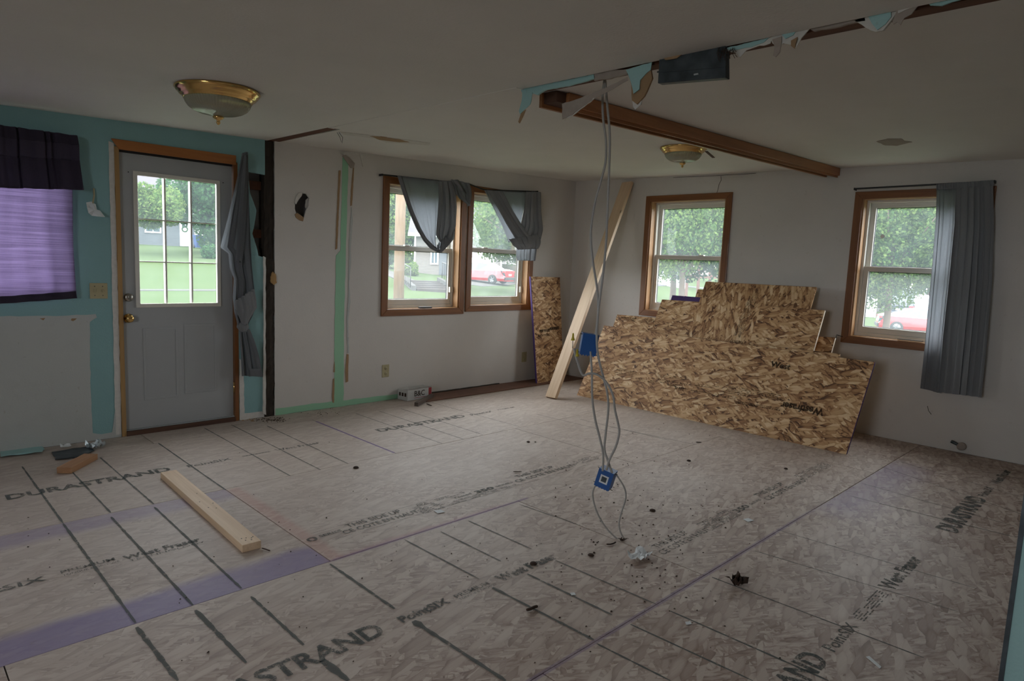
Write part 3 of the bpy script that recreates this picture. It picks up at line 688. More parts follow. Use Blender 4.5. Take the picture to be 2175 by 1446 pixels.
TAB = [[-.45, -.75, -1.0, -1.25, -1.45, -1.6, -1.8, -1.8], [-.45, -.75, -1.0, -1.25, -1.45, -1.6, -1.8, -1.8], [-.45, -.75, -1.0, -1.25, -1.45, -1.6, -1.7, -1.6], [-.45, -.6, -.8, -1.0, -1.0, -.6, .1, .8],
       [-.45, -.5, -.5, -.55, -.45, -.25, .2, 1.0], [-.45, -.45, -.45, -.45, -.2, .35, .9, 2.2], [-.45, -.45, -.42, -.30, .1, .85, 1.75, 3.2], [-.45, -.45, -.42, -.30, .1, .85, 1.75, 3.2]]
def gz(x, y):
    a = math.degrees(math.atan2(y, x)); d = math.hypot(x, y)
    if a > 180-1e-6 or a < -90: a += 360 if a < -90 else 0
    a = min(max(a, AZ[0]), AZ[-1]); d = min(d, DD[-1])
    return float(np.interp(a, AZ, [np.interp(d, DD, r) for r in TAB]))
def gpt(px, py):                                  # where the view ray meets the ground
    d = ray(px, py); t = 8.0
    while t < 300:
        p = np.array([0, 0, EYE])+d*t
        if p[2] <= gz(p[0], p[1]): return Vector(p)
        t += .1
    return Vector(p)
def pol(px, d, py=560):                           # azimuth of a pixel column at horizontal distance d
    r = ray(px, py); k = d/math.hypot(r[0], r[1]); return r[0]*k, r[1]*k, EYE+r[2]*k
mb = MB(); na, nd = 90, 46
ds = [6.9*(1.072**i) for i in range(nd)]
for i in range(na+1):
    a = math.radians(-60+220*i/na)
    for d in ds: x, y = d*math.cos(a), d*math.sin(a); mb.v.append((x, y, gz(x, y)+R_.uniform(-.015, .015)))
for i in range(na):
    for j in range(nd-1): mb.f.append((i*nd+j, (i+1)*nd+j, (i+1)*nd+j+1, i*nd+j+1)); mb.mi.append(0); mb.smooth.append(True)
lawn = mb.build('lawn', MT['grass'], fix=False); struct(lawn)
mb = MB(); mb.box(-20, 9.5, -14, 9.5, -.62, -.50); o = mb.build('yard_soil', MT['grass']); struct(o)

def strip(name, pxs, w, mat, label, cat, lift=.03):
    pts = [gpt(*p) if len(p) == 2 else Vector(p) for p in pxs]; mb = MB(); vs = []
    fine = []
    for a, b in zip(pts[:-1], pts[1:]):
        k = max(1, int((b-a).length/1.0)); fine += [a+(b-a)*j/k for j in range(k)]
    fine.append(pts[-1])
    for i, p in enumerate(fine):
        d = (fine[min(i+1, len(fine)-1)]-fine[max(i-1, 0)]); n = Vector((-d.y, d.x, 0)).normalized()
        for s in (.5, -.5): q = p+n*w*s; vs.append((q.x, q.y, gz(q.x, q.y)+lift))
        for s in (-.5, .5): q = p+n*w*s; vs.append((q.x, q.y, gz(q.x, q.y)-.12))
    k = len(fine)
    fs = [(4*i+j, 4*i+(j+1) % 4, 4*i+4+(j+1) % 4, 4*i+4+j) for i in range(k-1) for j in range(4)]+[(0, 1, 2, 3), (4*k-4, 4*k-3, 4*k-2, 4*k-1)]
    mb.add(vs, fs); return struct(mb.build(name, mat))
strip('sidewalk', [(800, 571), (824, 579), (845, 587), (868, 598)], 1.3, MT['concrete'], '', '')
strip('sidewalk', [(250, 617), (300, 617), (380, 617), (460, 617), (520, 616)], .5, MT['concrete'], '', '')
strip('street', [(1300, 618), (1400, 603), (1450, 607), (1500, 613), (1560, 618)], 1.6, MT['asphalt'], '', '')
strip('driveway', [(1760, 660), (1840, 655), (1890, 657), (1960, 662), (2060, 668)], 5.0, MT['concrete'], '', '')
strip('driveway', [(1130, 592), (1080, 597), (1040, 600), (980, 603)], 3.0, MT['concrete'], '', '')

def tree(px, py, d, rad, h, n, leaf, mat, label, group=None, blobs=16, seed=1, trunk=True, cat='tree', name='tree', flat=.9):
    r = np.random.RandomState(seed)
    x, y, z = pol(px, d, py); g = gz(x, y)
    root = empty(name, (x, y, g)); tag(root, label, cat, group)
    cz = z-g
    if trunk:
        tb = MB(); rr = max(.08, rad*.028)
        tb.tube([(0, 0, -.3), (.02*h, 0, cz*.35), (-.02*h, .02, cz*.75), (0, 0, cz)], [rr*1.3, rr, rr*.8, rr*.4], 9)
        for i in range(7):
            a = i*2.4+seed; s = .45*rad
            tb.tube([(0, 0, cz*.55+i*.05*h*.5), (math.cos(a)*s*.6, math.sin(a)*s*.6, cz*.8), (math.cos(a)*s*1.5, math.sin(a)*s*1.5, cz*(1.0+.04*i))], [rr*.45, rr*.3, rr*.12], 6)
        tb.build('trunk', MT['bark'], root)
    cen = []
    for i in range(blobs):
        v = r.normal(size=3); v /= np.linalg.norm(v); rr_ = r.uniform(.35, .80)
        cen.append((v*[rad*rr_, rad*rr_, h*rr_*flat], rad*r.uniform(.28, .48)))
    cid = r.randint(0, blobs, n); v = r.normal(size=(n, 3)); v /= np.linalg.norm(v, axis=1)[:, None]
    k = r.uniform(.55, 1.0, n)**.5
    c = np.array([cen[i][0] for i in cid])+v*(np.array([cen[i][1] for i in cid])*k)[:, None]; c[:, 2] += cz
    c[:, 2] = np.maximum(c[:, 2], .05)
    a = r.normal(size=(n, 3)); a /= np.linalg.norm(a, axis=1)[:, None]; b = np.cross(a, v+r.normal(size=(n, 3))*.5); b /= np.linalg.norm(b, axis=1)[:, None]
    s = leaf*r.uniform(.6, 1.3, n)[:, None]; a *= s; b *= s*.55
    q = np.stack([c-a, c+b, c+a, c-b], 1).reshape(-1, 3)
    me = bpy.data.meshes.new('foliage'); me.vertices.add(4*n); me.vertices.foreach_set('co', q.ravel())
    me.loops.add(4*n); me.loops.foreach_set('vertex_index', np.arange(4*n, dtype=np.int32)); me.polygons.add(n)
    me.polygons.foreach_set('loop_start', np.arange(0, 4*n, 4, dtype=np.int32)); me.update(calc_edges=True); me.validate()
    me.materials.append(mat); o = bpy.data.objects.new('foliage', me); COL.objects.link(o); o.parent = root; o['kind'] = 'stuff'
    return root
LA, LB, LC = MT['leaf_a'], MT['leaf_b'], MT['leaf_c']
tree(330, 440, 48, 2.4, 1.4, 9000, .11, LB, 'low leafy bough tree in front of the grey house, seen through the left door panes', seed=2, trunk=False)
tree(458, 440, 53, 4.0, 3.6, 24000, .14, LA, 'dense green tree at the right corner of the grey house behind the door glass', seed=3)
tree(300, 395, 76, 5, 3.5, 9000, .35, LB, 'pale tree rising behind the grey roof at the upper left of the door glass', seed=4)
tree(400, 385, 95, 8, 6, 10000, .40, LA, 'wide tree behind the grey house in the top panes of the door', seed=5)
tree(835, 470, 69, 6.4, 6.2, 26000, .2, LB, 'bright green tree behind the utility pole in the left window of the pair', seed=6)
tree(925, 450, 86, 9, 7, 10000, .42, LA, 'tall tree beyond the beige house roof behind the left curtain', seed=7)
tree(775, 530, 52, 2.6, 2.4, 7000, .35, LA, 'hedge-like tree left of the utility pole', seed=8)
tree(1116, 462, 39, 4.4, 3.0, 30000, .115, LB, 'round leafy tree whose boughs hang over the fence in the right window of the pair', seed=9)
tree(1012, 470, 63, 3.2, 3.0, 9000, .30, LA, 'tree beyond the house behind the red car in the right window of the pair', seed=10)
tree(1460, 448, 17, 2.7, 1.35, 60000, .042, LB, 'maple with yellow-green leaves filling the window left of the stacked boards', seed=11, blobs=24)
tree(1440, 455, 25, 4.0, 2.0, 26000, .08, LC, 'darker tree right behind the yellow-green maple', seed=12)
tree(1562, 470, 35, 4, 2.3, 9000, .25, LC, 'dark tree over the deck at the right edge of the window behind the stack', seed=13)
tree(1905, 475, 22, 3.3, 2.0, 60000, .048, LB, 'leafy green tree in the window beside the long grey curtain', seed=14, blobs=24)
tree(1862, 585, 28.5, 1.5, .85, 6000, .09, LC, 'low drooping branch mass over the parked cars beside the long grey curtain', seed=15, trunk=False)
tree(1985, 520, 74, 8, 5, 9000, .30, LA, 'far green tree behind the parked dark cars', seed=16)
for i, (px, dd_, rr_, lb) in enumerate(((150, 100, 7, 'far hazy tree behind the left purple curtain window'), (1185, 95, 6, 'far hazy tree right of the grey fence'), (1280, 113, 6, 'far hazy tree in line with the tall leaning plank'),
    (1375, 95, 6, 'far hazy tree left of the white house'), (1650, 100, 7, 'far hazy tree right of the deck'), (1765, 113, 6, 'far hazy tree left of the white garage'), (2100, 95, 7, 'far hazy tree behind the long grey curtain'), (2235, 112, 7, 'farthest right hazy tree beyond the cars'))):
    tree(px, 520, dd_, rr_, 6, 4000, .6, LA, lb, 'far trees on the horizon', seed=30+i, blobs=10)
def bush(px, d, rad, lab, mat=LB, seed=1): return tree(px, 560, d, rad, rad*.7, 2500, .12, mat, lab, seed=seed, trunk=False, cat='bush', name='bush')
def bush_at(px, py, rad, lab, mat=LB, seed=1):
    p = gpt(px, py); d = math.hypot(p.x, p.y); x, y, z = p; 
    r0 = tree(px, py-rad*.5*F/d/1.4, d, rad, rad*.6, 2500, .10, mat, lab, seed=seed, trunk=False, cat='bush', name='bush'); return r0
bush_at(450, 548, .9, 'clump of long green leaves on the lawn in the lower right door panes', LA, 41)
bush_at(872, 584, .9, 'light green shrub against the beige siding behind the utility pole', LB, 42)
bush_at(936, 583, .9, 'small shrub beside the metal stair railing', LA, 43)

# utility pole
x, y, z = pol(848.5, 18.5, 548)
p = MB().tube([(x, y, gz(x, y)-.4), (x, y, 3.4), (x, y, 7.5)], [.150, .140, .125], 20).build('utility_pole', MT['polewood']); tag(p, 'weathered brown wooden utility pole standing in the lawn outside the left window of the pair', 'utility pole')

# houses
def house(name, label, pxl, pxr, d, h, roofh, mat, base=None, depth=7.0, openings=()):
    ax_, ay_, _ = pol(pxl, d); bx_, by_, _ = pol(pxr, d)
    A, B = Vector((ax_, ay_, 0)), Vector((bx_, by_, 0)); L = (B-A).length; ux = (B-A).normalized(); uy = Vector((-ux.y, ux.x, 0))
    if uy.dot(A) < 0: uy = -uy
    g = base if base is not None else gz((A.x+B.x)/2, (A.y+B.y)/2)
    root = empty(name, (0, 0, 0)); tag(root, label, 'house')
    def P(u, v, z): q = A+ux*u+uy*v; return (q.x, q.y, g+z)
    def bx(mb, u0, u1, v0, v1, z0, z1):
        mb.hexa([P(u0, v0, z0), P(u1, v0, z0), P(u1, v1, z0), P(u0, v1, z0)], [P(u0, v0, z1), P(u1, v0, z1), P(u1, v1, z1), P(u0, v1, z1)])
    m = MB(); bx(m, 0, L, 0, depth, -1.5, h); m.build('wall', mat, root)
    m = MB(); k = int(h/.115)
    for i in range(k):
        z0 = i*h/k; z1 = (i+1)*h/k
        m.add([P(0, -.030, z0), P(L, -.030, z0), P(L, -.006, z1), P(0, -.006, z1), P(0, 0, z0), P(L, 0, z0)], [(0, 1, 2, 3), (0, 4, 5, 1)])
    m.build('siding', mat, root)['kind'] = 'stuff'
    m = MB(); e = .45
    m.add([P(-e, -e, h-.05), P(L+e, -e, h-.05), P(L+e, depth/2, h+roofh), P(-e, depth/2, h+roofh), P(-e, depth+e, h-.05), P(L+e, depth+e, h-.05),
           P(-e, -e, h+.1), P(L+e, -e, h+.1), P(L+e, depth/2, h+roofh+.15), P(-e, depth/2, h+roofh+.15), P(-e, depth+e, h+.1), P(L+e, depth+e, h+.1)],
          [(0, 1, 2, 3), (3, 2, 5, 4), (6, 9, 8, 7), (9, 10, 11, 8), (0, 6, 7, 1), (4, 5, 11, 10), (0, 3, 9, 6), (3, 4, 10, 9), (1, 7, 8, 2), (2, 8, 11, 5)])
    m.build('roof', MT['roof'], root)
    m = MB(); bx(m, -e, L+e, -e-.04, -e, h-.12, h+.10); m.build('fascia', MT['trimwhite'], root)
    for s in (0, L-.12): m = MB(); bx(m, s, s+.12, -.06, 0, 0, h); m.build('corner_board', MT['trimwhite'], root)
    for kind, p0, p1, z0, z1 in openings:
        q0 = (Vector((*pol(p0, d)[:2], 0))-A).dot(ux); q1 = (Vector((*pol(p1, d)[:2], 0))-A).dot(ux)
        if kind == 'window':
            m = MB(); bx(m, q0, q1, -.10, -.02, z0, z1); f = m.build('window', MT['trimwhite'], root)
            t = .10; mid = (q0+q1)/2
            for a, b in ((q0+t, mid-.03), (mid+.03, q1-t)): m = MB(); bx(m, a, b, -.115, -.09, z0+t, z1-t); m.build('pane', MT['dark_glass'], f)
        elif kind == 'door':
            m = MB(); bx(m, q0, q1, -.10, -.02, z0, z1); f = m.build('door', MT['trimwhite'], root)
            w = (q1-q0)
            for i in range(3):
                for j in range(2): m = MB(); bx(m, q0+w*(.22+.2*i), q0+w*(.38+.2*i), -.115, -.09, z1-.55+.22*j, z1-.38+.22*j); m.build('pane', MT['dark_glass'], f)
            c = Vector(P((q0+q1)/2, -.16, z0+1.35)); m = MB(); m.tube([c+ux*math.cos(a)*.2+Vector((0, 0, math.sin(a)*.2)) for a in np.linspace(0, 2*PI, 14)], .05, 6); m.build('wreath', LA, f)
        elif kind == 'garage':
            m = MB(); bx(m, q0, q1, -.08, -.02, z0, z1); f = m.build('garage_door', MT['trimwhite'], root)
            for i in range(1, 4): m = MB(); bx(m, q0+.1, q1-.1, -.1, -.07, z0+(z1-z0)*i/4-.02, z0+(z1-z0)*i/4+.02); m.build('panel_rib', MT['siding_white'], f)
        elif kind == 'dark':
            m = MB(); bx(m, q0, q1, -.06, -.02, z0, z1); m.build('entry_recess', MT['siding_grey'], root)
    return root
house('house', 'blue-grey house with white door and wreath seen through the door glass', 240, 418, 60, 2.55, 3.1, MT['siding_grey'], None, 8, [('window', 309, 344, .95, 2.05), ('door', 383, 404, .02, 2.1)])
house('house', 'beige sided house behind the metal railing and the red car', 879, 1066, 50, 2.9, 2.4, MT['siding_beige'], .30, 8, [('window', 914, 931, .75, 1.75), ('dark', 933, 948, 0, 2.1), ('garage', 985, 1052, -.5, 2.1)])
house('house', 'white house glimpsed under the tree left of the brown deck', 1330, 1462, 62, 3.2, 2.0, MT['siding_white'], -.6, 8, [('window', 1400, 1420, 1.6, 2.6)])
house('house', 'white garage behind the tree beside the long grey curtain', 1735, 1872, 60, 2.6, 1.8, MT['siding_white'], -1.8, 8, [('garage', 1790, 1850, 0, 2.1)])
# deck
x0, y0, _ = pol(1462, 44); x1, y1, _ = pol(1560, 44); A = Vector((x0, y0, 0)); B = Vector((x1, y1, 0)); zb = pol(1500, 44, 586)[2]
dk = empty('deck', (0, 0, 0)); tag(dk, 'raised reddish-brown wooden deck with railing beyond the lawn', 'deck')
n_ = Vector((-(B-A).y, (B-A).x, 0)).normalized(); n_ = n_ if n_.dot(A) > 0 else -n_
MB().hexa([A+Vector((0, 0, zb-.15)), B+Vector((0, 0, zb-.15)), B+n_*4+Vector((0, 0, zb-.15)), A+n_*4+Vector((0, 0, zb-.15))], [A+Vector((0, 0, zb)), B+Vector((0, 0, zb)), B+n_*4+Vector((0, 0, zb)), A+n_*4+Vector((0, 0, zb))]).build('platform', MT['deck'], dk)
for i in range(5):
    q = A+(B-A)*i/4+n_*.05; MB().box(q.x-.07, q.x+.07, q.y-.07, q.y+.07, gz(q.x, q.y)-.3, zb+1.0).build('post', MT['deck'], dk)
MB().bar(A+Vector((0, 0, zb+.95)), B+Vector((0, 0, zb+.95)), .12, .08).build('rail', MT['deck'], dk)
for i in range(40):
    q = A+(B-A)*(i+.5)/40; MB().box(q.x-.02, q.x+.02, q.y-.02, q.y+.02, zb, zb+.92).build('baluster', MT['deck'], dk)
# fence of upright boards
x0, y0, _ = pol(1066, 53); x1, y1, _ = pol(1150, 47); A = Vector((x0, y0, 0)); B = Vector((x1, y1, 0))
fn = empty('fence', (0, 0, 0)); tag(fn, 'weathered grey fence of upright boards behind the red car', 'fence')
nb = 34
for i in range(nb):
    q = A+(B-A)*i/nb; q2 = A+(B-A)*(i+.86)/nb; g = gz(q.x, q.y)
    MB().hexa([q+Vector((0, 0, g-.1)), q2+Vector((0, 0, g-.1)), q2+Vector((.03, .03, g-.1)), q+Vector((.03, .03, g-.1))], [q+Vector((0, 0, g+1.75+.04*(i % 3))), q2+Vector((0, 0, g+1.75+.04*(i % 3))), q2+Vector((.03, .03, g+1.75)), q+Vector((.03, .03, g+1.75))]).build('board', MT['fencewood'], fn)
# steps with railing
st = empty('garden_steps', (0, 0, 0)); tag(st, 'stone steps running down the lawn bank outside the left window of the pair', 'steps')
T0, T1 = gpt(893, 598), gpt(925, 620); T0.z = gz(T0.x, T0.y); T1.z = gz(T1.x, T1.y)
dv = (T1-T0); sd = Vector((-dv.y, dv.x, 0)).normalized()*1.0
for i in range(5):
    a = T0+dv*i/5; b = T0+dv*(i+1)/5; zt = a.z+.08
    MB().hexa([a-sd+Vector((0, 0, -.5)), b-sd+Vector((0, 0, -.5)), b+sd+Vector((0, 0, -.5)), a+sd+Vector((0, 0, -.5))], [Vector((*(a-sd)[:2], zt)), Vector((*(b-sd)[:2], zt)), Vector((*(b+sd)[:2], zt)), Vector((*(a+sd)[:2], zt))]).build('step', MT['mulch'], st)
for s in (-1.15, 1.15): MB().bar(T0+sd*s+Vector((0, 0, .05)), T1+sd*s+Vector((0, 0, .05)), .22, .5).build('side_kerb', MT['concrete'], st)
for s, lab in ((-1.36, 'thin black metal handrail on the left side of the garden steps'), (1.36, 'thin black metal handrail on the right side of the garden steps')):
    rl = empty('handrail', (0, 0, 0)); tag(rl, lab, 'handrail')
    p0, p1 = T0+sd*s+Vector((0, 0, .3)), T1+sd*s+Vector((0, 0, .3))
    MB().tube([p0+Vector((0, 0, .95)), p1+Vector((0, 0, .95))], .03, 6).build('rail', MT['black'], rl)
    for i in range(9):
        q = p0+(p1-p0)*i/8; MB().tube([q-Vector((0, 0, .1)), q+Vector((0, 0, .95))], .028 if i % 4 == 0 else .014, 6).build('post', MT['black'], rl)
# bins
for px, lab in ((424, 'dark blue wheeled bin nearest the grey house corner'), (458, 'dark blue wheeled bin farthest right of the grey house')):
    x, y, _ = pol(px, 58); g = gz(x, y); root = empty('wheeled_bin', (x, y, g)); tag(root, lab, 'bin')
    MB().hexa([(-.28, -.3, .05), (.28, -.3, .05), (.28, .3, .05), (-.28, .3, .05)], [(-.36, -.36, .95), (.36, -.36, .95), (.36, .36, .95), (-.36, .36, .95)]).build('body', MT['bin'], root)
    MB().box(-.38, .38, -.40, .40, .95, 1.03).build('lid', MT['bin'], root)
    for s in (-.3, .3): MB().lathe([(0, -.04), (.13, -.04), (.13, .04), (0, .04)], (s, .3, .13), 14, axis=0).build('wheel', MT['tyre'], root)
# cars
def car(px, d, heading, paint, label, cat='car', sx=1.0, sz=1.0, tall=False, z=None):
    x, y, _ = pol(px, d); g = gz(x, y) if z is None else z
    root = empty('car', (x, y, g)); root.rotation_euler = (0, 0, heading); tag(root, label, cat)
    S = [(-2.30, .62, .55, .74, .70), (-2.24, .95, .58, .86, .84), (-1.95, 1.03, .95, .90, .70), (-1.60, 1.06, .96, .90, .66), (-.95, 1.38, .95, .90, .60), (-.2, 1.46, .93, .90, .60), (.5, 1.42, .91, .90, .60),
         (1.22, 1.00, .92, .89, .70), (1.75, .90, .86, .88, .78), (2.15, .74, .70, .82, .76), (2.30, .55, .52, .70, .68)]
    if tall: S = [(-2.2, .9, .6, .8, .74), (-2.15, 1.15, 1.0, .9, .8), (-1.9, 1.66, 1.05, .92, .68), (-1.0, 1.74, 1.05, .92, .66), (.2, 1.72, 1.03, .92, .66), (.6, 1.68, 1.02, .92, .66), (1.25, 1.15, 1.03, .9, .74), (1.9, 1.02, .95, .88, .8), (2.2, .7, .66, .8, .74)]
    m = MB(); n = len(S); vs = []
    for sx_, zt, zbelt, w, wt in S:
        zbelt = min(zbelt, zt-.02); zs = .22
        vs += [(sx_, -w*.9, zs), (sx_, -w, zs+.18), (sx_, -w*.98, zbelt-.04), (sx_, -w*.93, zbelt), (sx_, -wt, zt-.03), (sx_, -wt*.75, zt), (sx_, wt*.75, zt), (sx_, wt, zt-.03), (sx_, w*.93, zbelt), (sx_, w*.98, zbelt-.04), (sx_, w, zs+.18), (sx_, w*.9, zs)]
    b0 = {0: [], 1: []}
    for i in range(n-1):
        h0, h1 = S[i][1], S[i+1][1]; cab = max(h0-S[i][2], h1-S[i+1][2]) > .15
        steep = abs(h1-h0)/(S[i+1][0]-S[i][0]) > .35 and max(h0, h1) > 1.2
        for k in range(12):
            gl = (k in (3, 7) and cab) or (k in (4, 5, 6) and steep and cab)
            b0[1 if gl else 0].append((i*12+k, i*12+(k+1) % 12, (i+1)*12+(k+1) % 12, (i+1)*12+k))
    b0[0] += [tuple(range(12)), tuple(range((n-1)*12, n*12))]
    m.add(vs, b0[0], False); body = m.build('body', paint, root, bevel=.02)
    MB().add(vs, b0[1]).build('windows', MT['dark_glass'], root)
    for wx in (-1.38, 1.40):
        for s in (-1, 1):
            w = MB().lathe([(0, -.1), (.31, -.1), (.33, -.07), (.33, .07), (.31, .1), (0, .1)], (wx, s*.84, .33), 22, axis=1).build('wheel', MT['tyre'], root)
            rm = MB().lathe([(.0, 0), (.20, 0), (.20, .03*1)], (wx, s*.945, .33), 16, axis=1)
            for a in range(5):
                t = a*2*PI/5; rm.bar((wx, s*.95, .33), (wx+math.cos(t)*.2, s*.95, .33+math.sin(t)*.2), .05, .02, up=(0, 1, 0))
            rm.build('rim', MT['rim'], w)
    for s in (-1, 1): MB().box(-2.27, -2.12, s*.72-.14, s*.72+.14, .80, .93).build('tail_light', MT['red'], root, bevel=.01)
    MB().box(-2.33, -2.27, -.20, .20, .60, .72).build('licence_plate', MT['whiteish'], root)
    MB().box(-2.36, -2.1, -.80, .80, .30, .50).build('bumper', MT['tyre'] if not tall else paint, root, bevel=.03)
    for s in (-1, 1): MB().box(.75, .95, s*.98-.08, s*.98+.08, .93, 1.05).build('mirror', paint, root, bevel=.02)
    return root
def az(px): x, y, _ = pol(px, 10); return math.atan2(y, x)
car(1022, 47, az(1022)+math.radians(62), MT['car_red'], 'red sedan seen from behind on the driveway in the right window of the pair', z=-.10)
car(1975, 44, az(1975)-math.radians(82), MT['car_red'], 'red sedan in side view behind the long grey curtain', z=-1.62)
car(1950, 53, az(1950)-math.radians(20), MT['car_dark'], 'dark vehicle parked behind the red sedan beside the grey curtain', z=-1.25, tall=True)
car(1915, 64, az(1915)+math.radians(20), MT['car_dark'], 'dark vehicle farthest left of the cars beside the grey curtain', z=-1.15, tall=True)
# ================================================================ things in the room
def local_obj(mb, name, mat, mtx, parent=None, bevel=0.0):
    o = mb.build(name, mat, None, bevel); o.matrix_world = mtx
    if parent is not None: o.parent = parent; o.matrix_parent_inverse = Matrix()
    return o
def frame(org, ux, uy):
    ux, uy = Vector(ux).normalized(), Vector(uy).normalized(); uz = ux.cross(uy).normalized(); uy = uz.cross(ux)
    m = Matrix((ux, uy, uz)).transposed().to_4x4(); m.translation = Vector(org); return m
# header beam across the ceiling
bm_ = empty('ceiling_beam', (0, 0, 0)); tag(bm_, 'long stained wooden beam fixed under the ceiling, running to the right-hand wall', 'beam')
def span(y0, y1, dz0, dz1, x0=2.62, x1=6.39):
    def q(x):
        f = (x-2.6)/3.8; s = -.09*f; zt = zc(x, 2.3)-.002; return [(x, y0+s, zt-dz1), (x, y1+s, zt-dz1), (x, y1+s, zt-dz0), (x, y0+s, zt-dz0)]
    return MB().hexa(q(x0), q(x1))
span(2.350, 2.372, .0, .068, 2.70).build('side_board', MT['beam'], bm_, bevel=.003)
span(2.372, 2.462, .0, .055, 2.63).build('core', MT['beam_dark'], bm_)
span(2.462, 2.482, .0, .075, 2.615).build('side_board', MT['beam'], bm_, bevel=.002)
span(2.366, 2.372, .055, .085, 2.72).build('edge_strip', MT['beam'], bm_)
q = at(1500, 322, 2, 2.26); MB().bar((q.x, q.y, 2.262), (q.x+.13, q.y+.01, 2.236), .02, .004).build('splinter', MT['beam_dark'], bm_)
# torn drywall remains under the ceiling scar
PX = 2.512
def scrap(label, pieces, group=None, dx=0.0):
    root = empty('drywall_scrap', (0, 0, 0)); tag(root, label, 'drywall scrap', group)
    for i, (nm, pts, mat, off, th) in enumerate(pieces):
        x = PX-off-dx
        pp = rag(pxX(pts, x), .0025, .02, True, i+3)
        r = random.Random(len(pts)*7+i); ztop = max(b for a, b in pp)
        curl = lambda a, b, d, x=x, zt=ztop: (x+d-.35*max(0, zt-b-.03)**1.5*(1 if off > 0 else 0), a, b)
        MB().poly(pp, [], curl, th).build(nm, mat, root)
    return root
BL, WHT, PA, PG = MT['teal_light'], MT['gypsum'], MT['paper'], MT['paper_grey']
scrap('narrow pale blue drywall strip with dangling shred, left end of the torn ceiling edge', [
    ('painted_face', [(1106, 189), (1262, 157), (1264, 166), (1245, 172), (1205, 183), (1160, 190), (1141, 202), (1131, 198), (1108, 196)], BL, 0, .012),
    ('hanging_shred', [(1109, 192), (1131, 196), (1127, 222), (1116, 233), (1107, 243), (1104, 236), (1108, 215)], BL, .003, .003),
    ('paper_end', [(1107, 240), (1117, 232), (1112, 245), (1104, 262), (1101, 259)], PA, .005, .003)])
scrap('grey-brown torn edge between the blue strip and the dangling flap by the cables', [('torn_core', [(1262, 157), (1300, 148), (1332, 147), (1332, 158), (1287, 168), (1262, 171)], PG, 0, .012)])
scrap('limp grey paper flap hanging beside the cables at the ceiling', [
    ('flap', [(1194, 221), (1240, 205), (1288, 186), (1332, 163), (1334, 171), (1300, 190), (1265, 208), (1240, 226), (1218, 244), (1198, 255)], PG, .02, .002),
    ('gypsum_rim', [(1199, 256), (1218, 245), (1240, 227), (1262, 210), (1262, 207), (1238, 223), (1217, 241)], WHT, .023, .003)])
scrap('triangular pale blue drywall tongue with brown paper beside the metal duct', [
    ('painted_face', [(1329, 148), (1384, 132), (1382, 148), (1360, 170), (1360, 190), (1348, 200), (1341, 176), (1334, 158)], BL, .006, .003),
    ('brown_paper', [(1336, 160), (1382, 148), (1385, 166), (1378, 185), (1370, 205), (1356, 222), (1344, 214), (1342, 190)], PA, .001, .010),
    ('gypsum_tip', [(1343, 213), (1356, 216), (1363, 208), (1361, 222), (1349, 233), (1344, 226)], WHT, .004, .006)])
scrap('pale blue torn strip just right of the metal duct', [
    ('painted_face', [(1540, 103), (1634, 79), (1622, 90), (1595, 100), (1570, 104), (1552, 107)], BL, .004, .003),
    ('torn_core', [(1538, 104), (1640, 79), (1636, 92), (1600, 101), (1585, 107), (1571, 122), (1562, 112), (1548, 109)], WHT, 0, .004)])
scrap('curled white and brown paper flaps in the middle of the torn ceiling edge', [
    ('white_flap', [(1636, 80), (1664, 72), (1720, 60), (1712, 70), (1702, 80), (1692, 101), (1682, 96), (1664, 92), (1650, 100), (1640, 92)], WHT, .004, .004),
    ('grey_flap', [(1640, 84), (1660, 77), (1659, 98), (1656, 112), (1648, 122), (1642, 118), (1645, 100)], PG, .012, .003),
    ('brown_paper', [(1680, 86), (1694, 78), (1690, 92), (1688, 103), (1680, 97)], PA, .016, .003),
    ('blue_bit', [(1660, 73), (1690, 66), (1685, 74), (1668, 82)], BL, .010, .003)])
scrap('long grey gypsum remnant along the torn ceiling edge left of the blue triangle', [
    ('torn_core', [(1718, 60), (1780, 46), (1836, 33), (1838, 44), (1800, 51), (1755, 61), (1728, 66)], PG, 0, .012)])
scrap('pale blue triangle of drywall framed in white gypsum near the top edge of the ceiling', [
    ('gypsum_frame', [(1815, 44), (1840, 31), (1900, 17), (1906, 24), (1888, 50), (1876, 64), (1860, 67), (1838, 58)], WHT, 0, .012),
    ('painted_face', [(1843, 32), (1892, 20), (1893, 35), (1880, 52), (1864, 63), (1852, 50)], BL, .006, .003)])
scrap('folded grey flap with a white edge right of the blue triangle', [
    ('grey_flap', [(1904, 24), (1950, 11), (1936, 30), (1920, 38), (1912, 54), (1906, 46), (1898, 52), (1895, 48)], PG, .006, .004),
    ('gypsum_rim', [(1906, 18), (1966, 3), (1950, 12), (1925, 20), (1908, 28)], WHT, .010, .004)])
scrap('pale blue strip at the very top where the torn ceiling edge leaves the photo', [
    ('painted_face', [(1964, 0), (2010, -14), (2060, -30), (2050, -4), (2022, 4), (2000, 12), (1976, 11)], BL, .004, .006)])
